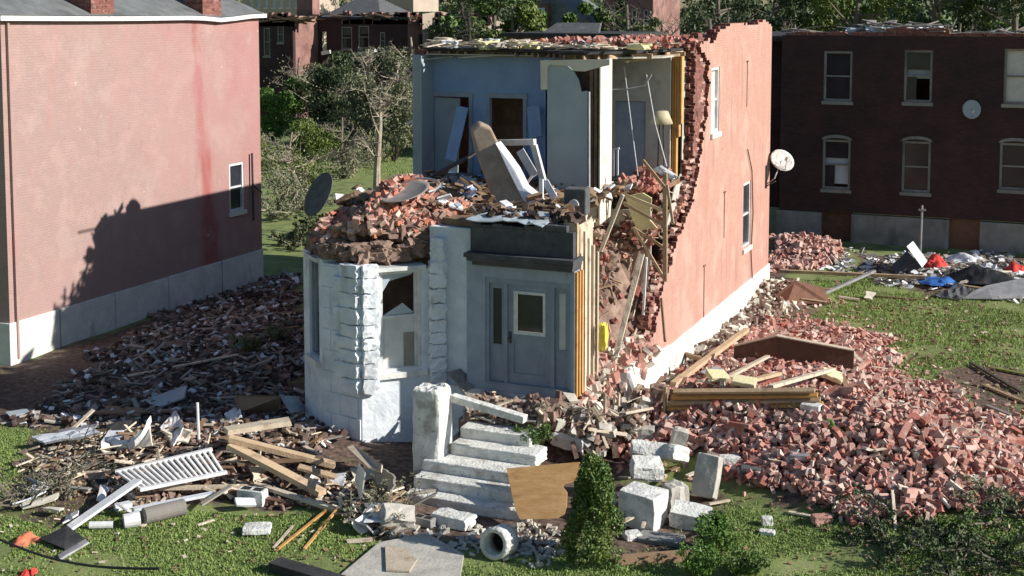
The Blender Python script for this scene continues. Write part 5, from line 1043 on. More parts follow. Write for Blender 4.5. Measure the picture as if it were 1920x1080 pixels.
m_ = MB(); c_ = Vector(PY(762, 352, 26.1)); m_.tube([c_+Vector((math.cos(a)*.74, math.sin(a)*.75, .02+.1*math.sin(a))) for a in [i/14*3.3-.4 for i in range(15)]], .03, 8); single(m_, 'hoop', 'grey_metal', 'bent metal rim around the grey dish on the bay', 'hoop')
dish(Vector(PY(596, 364, 26.0)), (-.45, -.75, .45), .5, 'dark tilted dish standing at the left edge of the bay rubble', 'shingle', arm=False)
# ================================================================ things thrown about inside the ruin
def V(a): return Vector(a)
m_ = MB(); pl = [(884, 248), (900, 233), (922, 243), (950, 300), (978, 352), (988, 386), (935, 402), (915, 350), (893, 290)]
cu = thing('couch', (float(PY(940, 390, 28)[0]), 28, 4.9), 'brown couch standing on end in the blue upstairs room', 'couch')
pts = [PY(u, v, 28.6-(v-240)*.008) for u, v in pl]; m_.prism(pts, (-.25, .45, .06)); m_.build('cushion', 'couch', cu, bevel=.05)
pl2 = [(928, 268), (945, 290), (965, 318), (982, 352), (1008, 372), (1006, 387), (982, 378), (968, 352), (950, 316)]
m_ = MB(); m_.prism([PY(u, v, 28.5-(v-240)*.008) for u, v in pl2], (.02, .3, .03)); m_.build('lit_edge', 'paper', cu, bevel=.02)  # white strip standing in for the sunlit edge of the brown couch
fr_ = thing('fallen_door_frame', (float(PY(975, 390, 29)[0]), 29, 4.9), 'white door frame toppled behind the brown couch in the blue room', 'door frame')
for a, b_ in (((930, 268), (1003, 266)), ((934, 270), (962, 330)), ((1001, 272), (1020, 345))): m_ = MB(); m_.beam(PY(*a, 29.2), PY(*b_, 29.0), .14, .12, up=(0, -1, 0)); m_.build('jamb', 'paint_trim', fr_)
def loose(name, a, b_, y1, y2, w_, t_, mat, lab, cat='board', up=(0, -1, .2)): m_ = MB(); m_.beam(PY(*a, y1), PY(*b_, y2), w_, t_, up=up, ragged=.02); return single(m_, name, mat, lab, cat)
loose('white_board', (1015, 335), (1015, 402), 27.6, 27.3, .09, .06, 'white_metal', 'sunlit upright white board in front of the fallen door frame')
loose('white_board', (975, 282), (1003, 330), 29.6, 29.3, .2, .04, 'paper', 'broad pale board leaning inside the fallen door frame')
loose('white_board', (1022, 340), (1040, 372), 28.2, 28.0, .16, .04, 'white_metal', 'short white board leaning right of the sunlit upright board')
loose('dark_board', (965, 375), (998, 330), 28.2, 28.6, .05, .04, 'lumber_grey', 'thin grey stick leaning inside the fallen door frame', 'stick')
loose('dark_board', (800, 335), (892, 288), 30.5, 29.4, .9, .05, 'tar', 'broad dark board tilted behind the brown couch', up=(0, -.4, 1))
loose('wall_board', (868, 200), (845, 300), 31.6, 31.2, .32, .04, 'room_blue', 'blue wall board leaning between the two rear doorways', up=(0, -1, 0))
loose('wall_board', (1000, 200), (1005, 258), 31.7, 31.5, .35, .04, 'room_blue', 'blue wall board leaning at the right end of the blue room', up=(0, -1, 0))
for k in range(46):
    u, v = random.uniform(795, 895), random.uniform(338, 378); y = 30.2-(v-338)*.05; p = V(PY(u, v, y)); m_ = MB(); a = random.uniform(0, 3.1); d = V((math.cos(a), math.sin(a), random.uniform(-.2, .4)))*random.uniform(.12, .3); e = V((-d.y, d.x, random.uniform(-.1, .2)))*.6
    p.z = max(p.z, 4.95); m_.sheet(p-d-e, p+d-e, p+d+e, p-d+e, 2, 2, .03, .01); single(m_, 'crumpled_sheet', 'blue_rag' if k % 3 else 'paper', 'crumpled bluish sheet in the pile left of the brown couch', 'sheet', 'crumpled sheets in the pile left of the couch')
tv = thing('speaker', (float(PY(1080, 400, 27.3)[0]), 27.3, 4.9), 'black speaker box with a round white cone at the torn floor edge', 'speaker')
m_ = MB(); c_ = V(PY(1082, 377, 27.4)); m_.obox(c_, (.5, .4, .6), (0, 0, .1)); m_.build('box', 'shingle', tv, bevel=.03); m_ = MB(); d = V(PY(1076, 384, 27.17)); m_.tube([d, d+V((0, -.03, 0))], .12, 20); m_.build('cone', 'white_metal', tv)
lp_ = thing('standing_lamp', (float(PY(1235, 320, 32.6)[0]), 32.6, 4.86), 'standing lamp with tan shade in the torn open hall', 'lamp')
m_ = MB(); c_ = V(PY(1240, 220, 32.6)); m_.tube([c_+V((0, 0, -.16)), c_+V((0, 0, .16))], .3, 20, .17); m_.build('lamp_shade', 'lampshade', lp_, True)
for k in (-.05, .05): m_ = MB(); m_.tube([c_+V((k, 0, -.1)), V((c_.x+k*2, 32.6, 4.88))], .02, 6); m_.build('pole', 'dark_metal', lp_)
for pts, lab in (([(1170, 125), (1182, 220), (1196, 330)], 'long thin wire hanging from the hall ceiling, left one'), ([(1212, 140), (1228, 230), (1250, 312)], 'long thin wire hanging in front of the lamp shade'), ([(1148, 168), (1180, 166), (1210, 160), (1222, 140)], 'looped cable sagging under the hall ceiling')):
    m_ = MB(); m_.tube([PY(u, v, 32.3) for u, v in pts], .014, 5); single(m_, 'wire', 'paint_trim', lab, 'wire')
nw = thing('stair_railing', (-10.3, 31.6, 4.9), 'white stair rail stub beside the cream hall wall', 'railing')
for u in (1150, 1158): m_ = MB(); a = PY(u, 330, 31.5); b_ = PY(u, 280, 31.5); m_.beam(a, b_, .04, .04); m_.build('baluster', 'white_metal', nw)
m_ = MB(); m_.beam(PY(1147, 281, 31.5), PY(1161, 278, 31.5), .05, .05); m_.build('handrail', 'white_metal', nw)
wf = thing('broken_stair_frame', (float(PY(1247, 520, 30.6)[0]), 30.6, 2.8), 'yellow wooden stair framing dangling in the torn open corner', 'stair frame')
m_ = MB(); m_.beam(PY(1247, 325, 30.9), PY(1247, 528, 30.6), .1, .07, up=(0, -1, 0)); m_.build('post', 'lumber', wf)
for a, b_ in (((1165, 362), (1247, 396)), ((1168, 380), (1247, 424)), ((1188, 428), (1247, 466)), ((1190, 430), (1246, 524)), ((1205, 300), (1247, 352)), ((1150, 350), (1170, 372))): m_ = MB(); m_.beam(PY(*a, 30.6), PY(*b_, 30.8), .07, .05, up=(0, -1, 0)); m_.build('brace', 'lumber', wf)
for a, b_, w_, mt, lab in (((1168, 365), (1126, 472), .08, 'lumber_pale', 'pale board slanting left of the yellow stair framing'), ((1204, 476), (1148, 690), .12, 'lumber_pale', 'long pale stair string slanting down the brick filled stairwell'), ((1212, 484), (1206, 590), .05, 'white_metal', 'narrow white strip hanging beside the long stair string'), ((1206, 475), (1182, 560), .05, 'lumber', 'thin tan lath beside the top of the stair string'), ((1250, 345), (1262, 420), .06, 'lumber', 'short tan lath right of the yellow stair framing'), ((1240, 560), (1247, 640), .05, 'lumber_brown', 'dark lath hanging at the torn brick edge')):
    loose('plank', a, b_, 29.6, 28.4 if b_[1] > 600 else 29.4, w_, .05, mt, lab, 'plank')
m_ = MB(); m_.prism([PY(u, v, 31) for u, v in [(1172, 368), (1205, 362), (1222, 372), (1218, 412), (1232, 428), (1195, 432), (1182, 402)]], (0, .03, .01)); single(m_, 'yellow_board', 'insul', 'yellowish board behind the stair framing', 'board')
m_ = MB(); a = [V(PY(u, v, 31.2)) for u, v in [(1222, 318), (1240, 310), (1272, 330), (1262, 338)]]; m_.sheet(*a, 6, 5, .05, .02); single(m_, 'white_cloth', 'paper', 'white cloth draped on top of the stair framing', 'cloth')
m_ = MB(); c_ = V(PY(1131, 632, 26.6)); m_.rock(c_, (.16, .16, .55), 3, 4, .2); single(m_, 'yellow_insulation', 'yellow', 'bright yellow tuft stuck between the bare studs and the bricks', 'insulation')
m_ = MB(); m_.tube([PX(u, v, XW-.25) for u, v in ((790, 178), (789, 215), (766, 222))][:2], .03, 6); m_.beam(PY(765, 232, 32), PY(788, 221, 32), .2, .08); single(m_, 'broken_gutter', 'white_metal', 'white broken gutter stub sticking out left of the blue room', 'gutter')
for u in (921, 956): m_ = MB(); m_.beam(PY(u, 103, 32.2), PY(u, 74, 32.2), .07, .05); single(m_, 'stick', 'lumber', 'short upright stick on the torn roof, %s of the pair' % ('left' if u < 930 else 'right'), 'stick')
for a, b_, lab in (((1085, 112), (1175, 88), 'long pale lath lying across the torn roof edge over the closet'), ((860, 108), (1000, 100), 'pale lath along the torn roof edge over the blue room'), ((790, 112), (850, 106), 'pale lath at the left end of the torn roof')):
    loose('lath', a, b_, 31.6, 31.8, .1, .03, 'lumber_pale', lab, 'lath', (0, 0, 1))

# ================================================================ plants
def leaves(name, mat, cs, n, size, parent=None, seed=0, flat=1.):
    """cs: list of (centre, radii); leaf faces spread through each clump"""
    rg = np.random.default_rng(seed); P_ = []
    for c_, r_ in cs:
        d = rg.normal(size=(n, 3)); d /= np.linalg.norm(d, axis=1)[:, None]; rr = rg.uniform(.25, 1, n)**.5; P_.append(np.array(c_)+d*rr[:, None]*np.array(r_))
    P_ = np.concatenate(P_); k = len(P_); s_ = rg.uniform(.6, 1.4, k)*size
    o = mass(LEAF, LEAFF, P_, np.stack([rg.normal(0, .8, k), rg.normal(0, .8, k), rg.uniform(0, 6.3, k)], 1), np.stack([s_, s_, s_], 1), name, mat)
    if parent: off = parent.location; o.data.transform(Matrix.Translation((-off.x, -off.y, -off.z))); o.parent = parent
    return o
def tree(x, y, z0, h, r, lab, mat='leaf', seed=0, n=260, size=.35, clumps=16, trunk='bark', group=None, name='tree', bare=False, lean=0., low=.35):
    rd = random.Random(seed); t_ = thing(name, (x, y, z0), lab, 'tree', group); m_ = MB(); tp = V((x+lean*h, y, z0+h*.8)); b0 = V((x, y, z0-.3))
    m_.tube([b0, b0.lerp(tp, .3)+V((rd.uniform(-.1, .1)*r, 0, 0)), b0.lerp(tp, .65)+V((rd.uniform(-.15, .15)*r, 0, 0)), tp], h*.022+.06, 8, h*.006+.02)
    cs = []
    for k in range(clumps):
        a = rd.uniform(0, 6.28); f_ = rd.uniform(low, .95); st_ = b0.lerp(tp, f_*.9); l = r*rd.uniform(.4, 1)*(1.15-.6*abs(f_-.55)); e = st_+V((math.cos(a)*l, math.sin(a)*l, h*rd.uniform(.05, .2)))
        m_.tube([st_, st_.lerp(e, .5)+V((0, 0, -.05*l)), e], h*.008+.015, 5, .012)
        if bare:
            for q in range(6):
                s2 = st_.lerp(e, rd.uniform(.3, 1)); e2 = s2+V((rd.uniform(-1, 1), rd.uniform(-1, 1), rd.uniform(-.4, 1)))*h*.1; m_.tube([s2, e2], .015+h*.002, 4, .01)
                for q2 in range(3): s3 = s2.lerp(e2, rd.uniform(.4, 1)); m_.tube([s3, s3+V((rd.uniform(-1, 1), rd.uniform(-1, 1), rd.uniform(-.4, 1)))*h*.05], .01+h*.001, 3, .006)
        s_ = r*rd.uniform(.22, .4); cs.append(((e.x, e.y, e.z), (s_, s_, s_*.75)))
    m_.build('trunk', trunk, t_)
    if not bare or n: leaves('crown', mat, cs, n, size, t_, seed)
    return t_
def bush(u, v, y, rx, rz, lab, mat, seed, n=420, size=.16, name='bush', clumps=9):
    rd = random.Random(seed); c_ = V(PY(u, v, y)); t_ = thing(name, (c_.x, y, max(0, c_.z-rz)), lab, 'bush'); m_ = MB(); cs = []
    for k in range(clumps):
        a = rd.uniform(0, 6.28); rr = rd.uniform(0, .8)*rx; p = V((c_.x+math.cos(a)*rr, y+math.sin(a)*rr*.6, c_.z+rd.uniform(-.7, .6)*rz)); s_ = rx*rd.uniform(.25, .45); cs.append((tuple(p), (s_, s_*.8, s_*.8))); m_.tube([t_.location+V((0, 0, -.1)), t_.location.lerp(p, .5)+V((rd.uniform(-.2, .2), 0, 0)), p], .04, 5, .012)
    m_.build('stem', 'bark', t_); leaves('foliage', mat, cs, n, size, t_, seed); return t_
def branches(pix, lab, seed, n=16, leafmat='leaf_grey', length=2.2, nl=60, size=.09, name='fallen_branch', lift=.1, up=.8, barkm='bark_pale', cat='branches'):
    """a tangle of broken limbs with what leaves are left on them"""
    rd = random.Random(seed); c0_ = G(*pix[0]); t_ = thing(name, tuple(c0_), lab, cat); m_ = MB(); cs = []
    for k in range(n):
        u = rd.choice(pix); p = G(u[0]+rd.uniform(-25, 25), u[1]+rd.uniform(-12, 12), lift); a = rd.uniform(0, 6.28); l = length*rd.uniform(.4, 1); d = V((math.cos(a)*.8, math.sin(a)*.8, rd.uniform(.05, up))); pts = [p]
        for j in range(4): d = (d+V((rd.uniform(-.4, .4), rd.uniform(-.4, .4), rd.uniform(-.3, .2)))).normalized(); pts.append(pts[-1]+d*l/4)
        m_.tube(pts, .035*length/2*rd.uniform(.5, 1.3), 5, .008)
        for j in range(1, 5):
            for q in range(2): e = pts[j]+V((rd.uniform(-1, 1), rd.uniform(-1, 1), rd.uniform(-.3, .8)))*l*.18; m_.tube([pts[j], e], .01, 4, .005); cs.append((tuple(e), (l*.1, l*.1, l*.08)))
    m_.build('limb', barkm, t_); 
    if nl: leaves('foliage', leafmat, cs, nl//3, size, t_, seed)
    return t_
# evergreen shrub by the steps
b_ = G(1112, 1050); ev = thing('evergreen_shrub', tuple(b_), 'small conical dark green evergreen in front of the steps', 'shrub'); cs = []; rd = random.Random(3)
for k in range(90):
    f_ = rd.random()**.8; r_ = .66*(1-f_)**.65*(.9 if f_ > .15 else .75)+.03; a = rd.uniform(0, 6.28); r_ *= rd.uniform(.62, 1.25); k_ = rd.uniform(.1, .18); cs.append(((b_.x+math.cos(a)*r_*.75, b_.y+math.sin(a)*r_*.75, b_.z+.1+f_*1.62), (k_, k_, k_*1.5)))
m_ = MB(); m_.tube([b_+V((0, 0, -.1)), b_+V((0, 0, 1.5))], .05, 7, .015); m_.build('trunk', 'bark', ev); leaves('foliage', 'leaf', cs[:60], 230, .06, ev, 5); leaves('foliage', 'leaf_yellow', cs[60:], 200, .06, ev, 6)
def weed(u, v, h, r_, lab, seed, mat='leaf_bright', n=26, lift=0., at=None):
    p = Vector(at) if at is not None else G(u, v, lift); t_ = thing('weed', tuple(p), lab, 'weed'); rd = random.Random(seed); m_ = MB(); cs = []
    for k in range(n):
        a = rd.uniform(0, 6.28); q = rd.uniform(.2, 1)*r_; e = p+V((math.cos(a)*q, math.sin(a)*q, h*rd.uniform(.4, 1))); m_.tube([p+V((math.cos(a)*q*.4, math.sin(a)*q*.4, -.03)), e], .009, 4, .004); cs.append((tuple(e), (.09, .09, .08))); cs.append((tuple(p.lerp(e, .6)), (.08, .08, .08)))
    m_.build('stem', 'leaf_yellow', t_); leaves('foliage', mat, cs, 34, .06, t_, seed)
weed(1000, 830, .4, .35, 'bushy green weed growing on the top steps', 1, 'leaf', 44, at=PY(1000, 838, 23.95)); weed(1012, 790, .55, .1, 'tall thin stalk rising from the weed on the steps', 8, 'leaf_grey', 6, at=PY(1014, 800, 24.3))
weed(1335, 1035, .5, .4, 'bright leafy weed right of the brown garden timber', 2); weed(1310, 1080, .5, .35, 'bright leafy weed at the bottom edge below the garden timber', 3); weed(1395, 1078, .4, .5, 'low leafy weed at the bottom edge right of centre', 4, 'leaf'); weed(1340, 995, .3, .2, 'small pale green weed under the tall pale stone', 5)
weed(1225, 960, .15, .15, 'tiny weed at the foot of the big squared stone', 6, 'leaf', 8); weed(470, 660, .5, .6, 'pale green plant in the shade left of the bay', 9, 'leaf_grey'); weed(520, 640, .5, .5, 'pale green plant nearest the bay in the shaded rubble', 10, 'leaf_grey')
for a in [([(1640, 1010), (1720, 1000)], 'leafy branch on the grass below the brick heap, left one', 31, 'leaf_dark'), ([(1800, 1000), (1860, 975)], 'large leafy branch against the near right of the brick heap', 32, 'leaf'), ([(1760, 1060), (1860, 1060), (1900, 1030)], 'large dark leafy branch in the bottom right corner', 33, 'leaf_dark'), ([(1900, 960)], 'leafy branch at the right picture edge by the heap', 34, 'leaf_grey')]:
    branches(a[0], a[1], a[2], 16, a[3], 1.5, 70, .075, up=.35, barkm='bark', lift=.05)
branches([(40, 940), (70, 920), (110, 930)], 'round tangle of grey twigs in the bottom left debris', 41, 34, 'leaf_grey', 1.2, 12, .05, 'twig_tangle', .05, .8, 'bark')
branches([(175, 890), (160, 860)], 'dark bare twigs between the twig tangle and the railing', 42, 14, 'leaf_dark', 1.1, 8, .05, 'twigs', .05, .9, 'bark_dark')
branches([(700, 930), (730, 960), (680, 960)], 'dry brush piled beside the bottom step', 43, 20, 'leaf_grey', .9, 24, .05, 'dry_brush', .1, .8, 'bark')
branches([(1060, 770), (1090, 790)], 'dark roots and twigs dangling by the broken corner of the porch', 44, 14, 'leaf_grey', .8, 4, .04, 'roots', .5, .6, 'bark')
# brush between the houses
for a in [([(520, 400), (560, 380)], 'tangled pale broken branches behind the shaded yard, next to the pink house', 51, 'leaf_grey', 2.4), ([(540, 330), (600, 340)], 'mass of splintered branches behind the bay, left side', 52, 'leaf_yellow', 2.6), ([(650, 320), (690, 300)], 'mass of splintered branches behind the bay, centre', 53, 'leaf_grey', 2.6), ([(720, 290), (750, 270)], 'splintered branches just left of the blue room', 54, 'leaf_yellow', 2.2), ([(520, 300), (560, 290)], 'greyish fallen limbs beyond the pink house corner', 55, 'leaf_grey', 2.6), ([(600, 440), (560, 460)], 'dark branches in the shade against the bay', 56, 'leaf_dark', 1.1), ([(640, 280), (600, 270)], 'pale fallen limbs in front of the dark bush', 57, 'leaf_grey', 2.8)]:
    branches(a[0], a[1], a[2], 34, a[3], a[4], 60, .13, up=1.0)
for a in [(515, 215, 78, 2.0, 2.2, 'round bright green bush behind the corner of the pink house', 'leaf_bright', 61, 420, .2, 14), (552, 195, 84, 2.0, 2.8, 'second green bush partly behind the round bright one', 'leaf', 62, 420, .2, 14),
 (610, 190, 78, 2.7, 3.2, 'large very dark bush in front of the wrecked back houses', 'leaf_dark', 63, 300, .22, 24), (675, 205, 76, 2.6, 3.0, 'dark bush with grey twigs right of the large dark one', 'leaf_grey', 64, 260, .2, 24), (738, 215, 72, 1.9, 3.0, 'greyish bush just left of the wrecked house', 'leaf_grey', 65, 260, .18, 18), (735, 150, 86, 2.2, 3.6, 'tall greyish bush below the far brick walls', 'leaf_grey', 66, 220, .18, 20), (655, 140, 90, 2.6, 2.6, 'dark foliage under the fallen white board of the back house', 'leaf_dark', 67, 260, .2, 20), (590, 255, 70, 2.2, 1.4, 'low pale olive bush among the fallen limbs', 'leaf_yellow', 68, 420, .18, 14), (580, 150, 90, 1.6, 2.2, 'grey leafless looking bush against the shaded row house', 'leaf_grey', 69, 260, .2, 14)]: bush(*a[:5], a[5], a[6], a[7], a[8], a[9], clumps=a[10])
p = V(PY(705, 262, 58)); tree(p.x, 58, 0, 7.2, 1.2, 'dead grey leaning trunk standing left of the blue room', 'leaf_grey', 71, 8, .15, 8, 'bark_pale', name='dead_tree', bare=True, lean=.04)
for q, (u, y, h, r_, lab) in enumerate([(560, 88, 7, 2.4, 'battered bare tree between the green bushes and the back houses, leftmost'), (600, 84, 6.5, 2.4, 'battered bare tree before the hipped slate roof'), (650, 80, 6, 2.6, 'battered bare tree over the large dark bush'), (690, 86, 8, 2, 'battered bare tree behind the dead grey trunk'), (745, 76, 7.6, 2, 'battered bare tree against the pale brick walls, nearest the ruin'), (770, 90, 9, 2.2, 'battered bare tree rising behind the torn roof corner'), (640, 66, 4, 2, 'low broken tree in the middle of the fallen limbs'), (545, 60, 3.6, 1.8, 'low broken tree beside the pink house corner')]):
    x_ = float(PY(u, 60, y)[0]); tree(x_, y, 0, h, r_, lab, 'leaf_grey', 400+q, 12, .16, 16, 'bark_pale' if q % 2 else 'bark', name='broken_tree', bare=True, low=.15)
# ---- wrecked houses behind
YH = 96
def bx2(mb, u0, v0, u1, v1, y, dep, z0=None):
    a, b_ = PY(u0, v0, y), PY(u1, v1, y); mb.box((min(a[0], b_[0]), y, min(a[2], b_[2]) if z0 is None else z0), (max(a[0], b_[0]), y+dep, max(a[2], b_[2])))
def fp(u, y): return float(PY(u, 60, y)[0])
def fz(v, u, y): return float(PY(u, v, y)[2])
h1 = thing('shaded_row_house', (fp(510, YH), YH, 0), 'dark shaded brick house behind the pink house, its roof edge torn off', 'house')
x0, x1 = fp(440, YH), fp(549, YH); z1 = fz(38, 510, YH); m_ = MB(); hw = [(fp(494, YH), fp(506, YH), fz(105, 500, YH), fz(52, 500, YH)), (fp(520, YH), fp(532, YH), fz(80, 525, YH), fz(48, 525, YH))]
wall_boxes(m_, 'y', YH, .4, x0, x1, 0, z1, hw); m_.build('front_wall', 'darkbrick', h1); m_ = MB(); m_.box((x1-.4, YH+.4, 0), (x1, YH+4, z1+.3)); m_.build('side_wall', 'farbrick', h1)  # darker front, lighter side: shade and sun put into the brick colours
for w_ in hw: window(h1, 'y', YH, *w_, depth=.1, frame='fnd_gray')
m_ = MB(); m_.box((x0, YH+4, 0), (x1, YH+4.3, z1)); m_.box((x0, YH+.4, z1-.3), (x1-.41, YH+4, z1-.1)); m_.build('roof', 'tar', h1)
h2_ = thing('roofless_house', (fp(660, YH+4), YH+4, 0), 'dark half collapsed house with a hipped slate roof behind the bushes', 'house')
y = YH+4; x0, x1 = fp(578, y), fp(764, y); z1 = fz(36, 660, y); hw = [(fp(a, y), fp(b_, y), fz(c_, 660, y), fz(d_, 660, y)) for a, b_, c_, d_ in ((640, 660, 92, 50), (672, 692, 90, 48), (712, 722, 92, 60), (600, 612, 100, 60))]
m_ = MB(); wall_boxes(m_, 'y', y, .4, x0, x1, 0, z1, hw); m_.build('front_wall', 'darkbrick', h2_)
for w_ in hw[:3]: window(h2_, 'y', y, *w_, depth=.1, frame='fnd_gray', broken=True)
m_ = MB(); m_.box((x0, y+5, 0), (x1, y+5.1, z1)); m_.build('inner_wall', 'brown_int', h2_)
xa, xb = fp(604, y), fp(716, y); zt = fz(-6, 660, y); m_ = MB(); m_.add([(xa, y-.2, z1+.2), (xb, y-.2, z1+.2), (xb, y+7, z1+.2), (xa, y+7, z1+.2), (xa+2, y+3, zt), (xb-2, y+3, zt)], [(0, 1, 5, 4), (1, 2, 5), (2, 3, 4, 5), (3, 0, 4)]); m_.build('roof', 'shingle', h2_)
m_ = MB(); m_.box((fp(560, y), y-.3, z1), (fp(770, y), y+.3, z1+.2)); m_.build('eave', 'tar', h2_)
m_ = MB(); m_.beam(PY(650, 104, y-1), PY(704, 95, y-1), .5, .2); m_.build('porch_beam', 'white_metal', h2_); m_ = MB(); m_.beam(PY(604, 100, y-1), PY(620, 97, y-1), .3, .3); m_.build('porch_beam', 'white_metal', h2_)
m_ = MB(); bx2(m_, 556, -30, 586, 30, y+2, 1.2); m_.build('chimney', 'farbrick', h2_)
h3_ = thing('torn_brick_wall', (fp(820, y), y, 0), 'pale sunlit brick walls with ragged top and dark cracks, behind the ruin', 'ruined wall')
for u0, u1, vt, mt in ((764, 792, 40, 'farbrick'), (792, 830, 26, 'paleb'), (830, 868, 34, 'farbrick'), (868, 918, 38, 'paleb')):
    m_ = MB(); a, b_ = fp(u0, y), fp(u1, y); zt = fz(vt, u0, y); m_.prism([(a, y, 0), (a+.02, y, zt), ((a+b_)/2, y+1.4, zt+.2), (b_, y+2.6, zt-.2), (b_, y+2.6, 0)], (.0, .4, 0)) ; m_.build('wall', mt, h3_)
for u0, v0, u1, v1 in ((846, 30, 852, 60), (815, 52, 820, 78), (796, 64, 799, 84)): m_ = MB(); a, b_ = PY(u0, v0, y+1.0), PY(u1, v1, y+1.0); m_.box((a[0], y-.1, b_[2]), (b_[0], y+.6, a[2])); m_.build('window', 'void', h3_)
# beige block far left
yb_ = 130; bb = thing('beige_building', (fp(515, yb_), yb_, 0), 'beige brick apartment block with rows of white windows above the pink house corner', 'building'); x0, x1 = fp(455, yb_), fp(562, yb_)
m_ = MB(); wn = [(fp(u, yb_), fp(u+7, yb_), fz(24, 500, yb_)+.6, fz(-6, 500, yb_)) for u in range(468, 556, 14)]; wall_boxes(m_, 'y', yb_, .5, x0, x1, 0, 14.5, wn); m_.box((x1-.5, yb_+.5, 0), (x1, yb_+9, 14.5)); m_.build('wall', 'paleb', bb)
for w_ in wn: window(bb, 'y', yb_, *w_, depth=.15, glass='blind')
m_ = MB(); m_.box((x0, yb_-.3, 14.5), (x1+.3, yb_+9, 14.9)); m_.build('roof', 'roofgrey', bb)
m_ = MB(); bx2(m_, 715, -25, 775, 22, 125, 6); o = m_.build('beige_annex', 'paleb', None); tag(o, 'beige brick building fragment above the hipped slate roof', 'building'); 
# gabled dark house and brick house near the skyline
y = 120; gh = thing('gabled_house', (fp(1040, y), y, 0), 'dark gabled house with grey sloping roof and dormer on the skyline', 'house'); a, b_ = fp(984, y), fp(1108, y); z1 = fz(46, 1040, y)
m_ = MB(); m_.box((a, y, 0), (b_, y+8, z1)); m_.build('wall', 'brown_int', gh); pk = fz(-14, 1040, y); mx_ = fp(1030, y)
m_ = MB(); m_.add([(a-.4, y-.4, z1), (b_+.4, y-.4, z1), (b_+.4, y+8.4, z1), (a-.4, y+8.4, z1), (mx_, y-.4, pk), (mx_, y+8.4, pk)], [(0, 1, 4), (1, 2, 5, 4), (2, 3, 5), (3, 0, 4, 5)]); m_.build('roof', 'roofgrey', gh)
m_ = MB(); m_.box((fp(1004, y), y-1.2, z1-.2), (fp(1036, y), y-.41, z1+2.0)); dm = m_.build('dormer', 'brown_int', gh); m_ = MB(); m_.box((fp(1010, y), y-1.25, z1+.3), (fp(1030, y), y-1.21, z1+1.6)); m_.build('window', 'paint_trim', dm)
y = 118; kh = thing('tall_brick_house', (fp(1180, y), y, 0), 'tall pale brick house with white trim standing on the skyline behind the ruin', 'house'); a, b_ = fp(1134, y), fp(1224, y)
wn = [(fp(u, y), fp(u+9, y), fz(44, 1180, y), fz(18, 1180, y)) for u in (1146, 1165, 1184, 1206)]; m_ = MB(); wall_boxes(m_, 'y', y, .4, a, b_, 0, 13, wn); m_.box((b_-.4, y+.4, 0), (b_, y+9, 13)); m_.build('wall', 'farbrick', kh)
for w_ in wn: window(kh, 'y', y, *w_, depth=.15)
m_ = MB(); m_.box((a-.2, y-.3, 10.6), (b_+.2, y-.01, 11.1)); m_.build('band', 'paint_trim', kh); m_ = MB(); m_.box((a-.2, y-.2, 13), (b_+.2, y+9, 13.4)); m_.build('roof', 'roofgrey', kh)
m_ = MB(); y = 76; m_.box((fp(950, y), y, 0), (fp(1160, y), y+8, fz(70, 1050, y))); o = thing('flat_roof_house', (fp(1050, y), y, 0), 'low dark flat roofed house directly behind the torn roof', 'house'); m_.build('wall', 'farbrick', o)
m_ = MB(); m_.box((fp(950, y)-.3, y-.3, fz(70, 1050, y)), (fp(1160, y)+.3, y+8.3, fz(70, 1050, y)+.25)); m_.build('roof', 'tar', o); m_ = MB(); m_.prism([(fp(985, y), y+2, fz(69, 1050, y)), (fp(1100, y), y+2, fz(69, 1050, y)), (fp(1085, y), y+4, fz(44, 1050, y)), (fp(1000, y), y+4, fz(44, 1050, y))], (0, .3, 0)); m_.build('roof_slope', 'shingle', o)
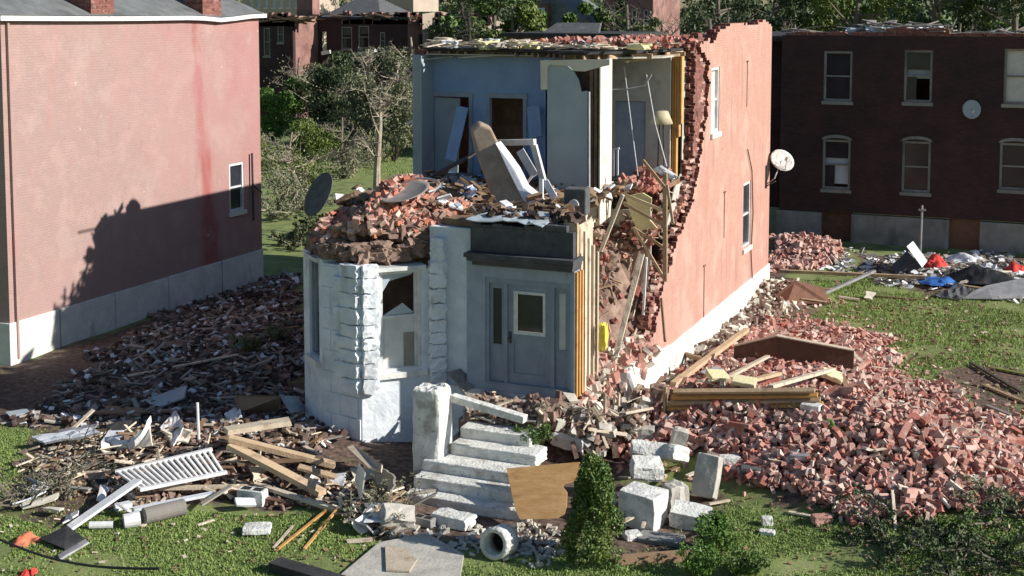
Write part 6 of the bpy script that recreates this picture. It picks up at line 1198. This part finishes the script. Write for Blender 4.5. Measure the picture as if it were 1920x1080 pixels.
# trees beyond
k = 0
for u, y, h, r_, mt, lab, bare in [
 (930, 95, 11, 4.2, 'leaf', 'leafy green tree left of the gabled house', False), (985, 135, 13, 4.5, 'leaf_dark', 'dark tree behind the gabled house', False), (878, 88, 11, 1.5, 'leaf_grey', 'thin dark dead tree above the blue room', True), (815, 92, 9.5, 2, 'leaf_grey', 'leaning dead tree between the pale brick walls', True),
 (1175, 96, 11.5, 2.2, 'leaf_grey', 'forked bare tree in front of the tall brick house', True), (1120, 100, 9, 2.4, 'leaf', 'small green tree between the gabled and the tall brick house', False), (1205, 92, 8.2, 1.7, 'leaf_grey', 'pale leafy tree low before the tall brick house', False), (1150, 105, 8.6, 1.6, 'leaf_dark', 'dark shrubby tree under the windows of the tall brick house', False), (1070, 96, 8.4, 1.4, 'leaf_grey', 'thin pale tree before the gabled house roof', True), (960, 92, 9.2, 2.4, 'leaf_yellow', 'light green tree at the left corner of the gabled house', False), (1240, 100, 10, 2.2, 'leaf_grey', 'sparse bare tree right of the tall brick house', True), (1330, 70, 10.5, 1.4, 'leaf_grey', 'two stemmed bare trunk behind the torn corner of the pink wall', True), (1365, 85, 10.5, 2.5, 'leaf_grey', 'bare tree above the cracked top of the pink wall', True), (1410, 120, 11, 3, 'leaf_yellow', 'thin light green tree right of the bare tree', True),
 (1285, 160, 7, 4, 'leaf', 'green tree under the gap of blue sky', False), (1345, 140, 11, 5, 'leaf_dark', 'dark green tree behind the bare trunks', False), (1455, 110, 11.2, 4, 'leaf_dark', 'dark tree at the left end of the dark building roof', False), (1540, 120, 11.5, 5, 'leaf', 'full green tree over the left of the dark building', False), (1610, 105, 11.5, 4, 'leaf_yellow', 'yellowish green tree over the middle of the dark building', False), (1690, 115, 12, 5, 'leaf', 'broad green tree over the middle right of the dark building', False), (1760, 100, 11.5, 3.5, 'leaf_dark', 'dark green tree with thin crown over the dark building', False), (1830, 110, 12, 4.5, 'leaf', 'large green tree over the right of the dark building', False), (1905, 98, 12, 4, 'leaf_dark', 'dark tree at the top right corner', False), (1800, 92, 10, 2, 'leaf_grey', 'bare grey tree before the large green tree', True), (760, 140, 13, 5, 'leaf_dark', 'dark tree behind the pale brick walls', False), (860, 150, 13, 5, 'leaf_dark', 'dark tree far behind the blue room', False), (1490, 96, 9.8, 1.6, 'leaf_grey', 'thin bare tree left over the dark building', True)]:
    k += 1; tree(fp(u, y), y, 0, h*(1.05 if bare else 1.3)-(2.2 if u == 1285 else 0), r_, lab, mt, 200+k, 6 if bare else 230, .2 if bare else .42, 12 if bare else 18, 'bark_dark' if u in (878, 815) else 'bark', bare=bare, lean=(.12 if u == 815 else 0), low=.4 if bare else .3)
# the far wood on the skyline: one mass
cs = []; rg = np.random.default_rng(9)
for q in range(240):
    u = rg.uniform(-100, 2050); y = rg.uniform(190, 330); x = fp(u, y); hh = rg.uniform(9.5, 15)*(.5 if 1235 < u < 1320 else 1); cs.append(((x, y, hh*.45), (6, 5, hh*.55)))
tag(leaves('far_wood', 'leaf_dark', cs, 260, 1.3, None, 12), 'distant green wood along the horizon behind all the houses', 'wood', kind='stuff')

for nm, par, u0, u1, v, y in (('ragged_wall_top', h1, 470, 548, 36, YH), ('ragged_wall_top', h2_, 640, 764, 32, YH+4), ('ragged_wall_top', h3_, 766, 915, 34, YH+5)):
    m_ = MB()
    for q in range(46):
        p = V(PY(u0+(u1-u0)*q/46., v, y)); hh = random.uniform(.1, .9); m_.box((p.x, y-.02, p.z-.6), (p.x+random.uniform(.2, .6), y+.35, p.z-.3+hh))
    tag(m_.build(nm, 'farbrick', par), kind='stuff')
for nm, par, u0, u1, v, y in (('torn_roof', h1, 470, 575, 38, YH), ('torn_roof', h2_, 580, 765, 33, YH+3.8), ('torn_roof', h3_, 770, 915, 33, YH+5)):
    m_ = MB()
    for q in range(70):
        p = V(PY(random.uniform(u0, u1), v+random.uniform(-4, 3), y+random.uniform(-.2, .8))); a = random.uniform(-.4, .4); l = random.uniform(.3, 1.3); m_.beam(p-V((l*math.cos(a), 0, l*math.sin(a)*.6)), p+V((l*math.cos(a), .3, l*math.sin(a)*.6)), .3, .12)
    tag(m_.build(nm, 'lumber_brown' if par is not h3_ else 'rawbrick', par), kind='stuff')
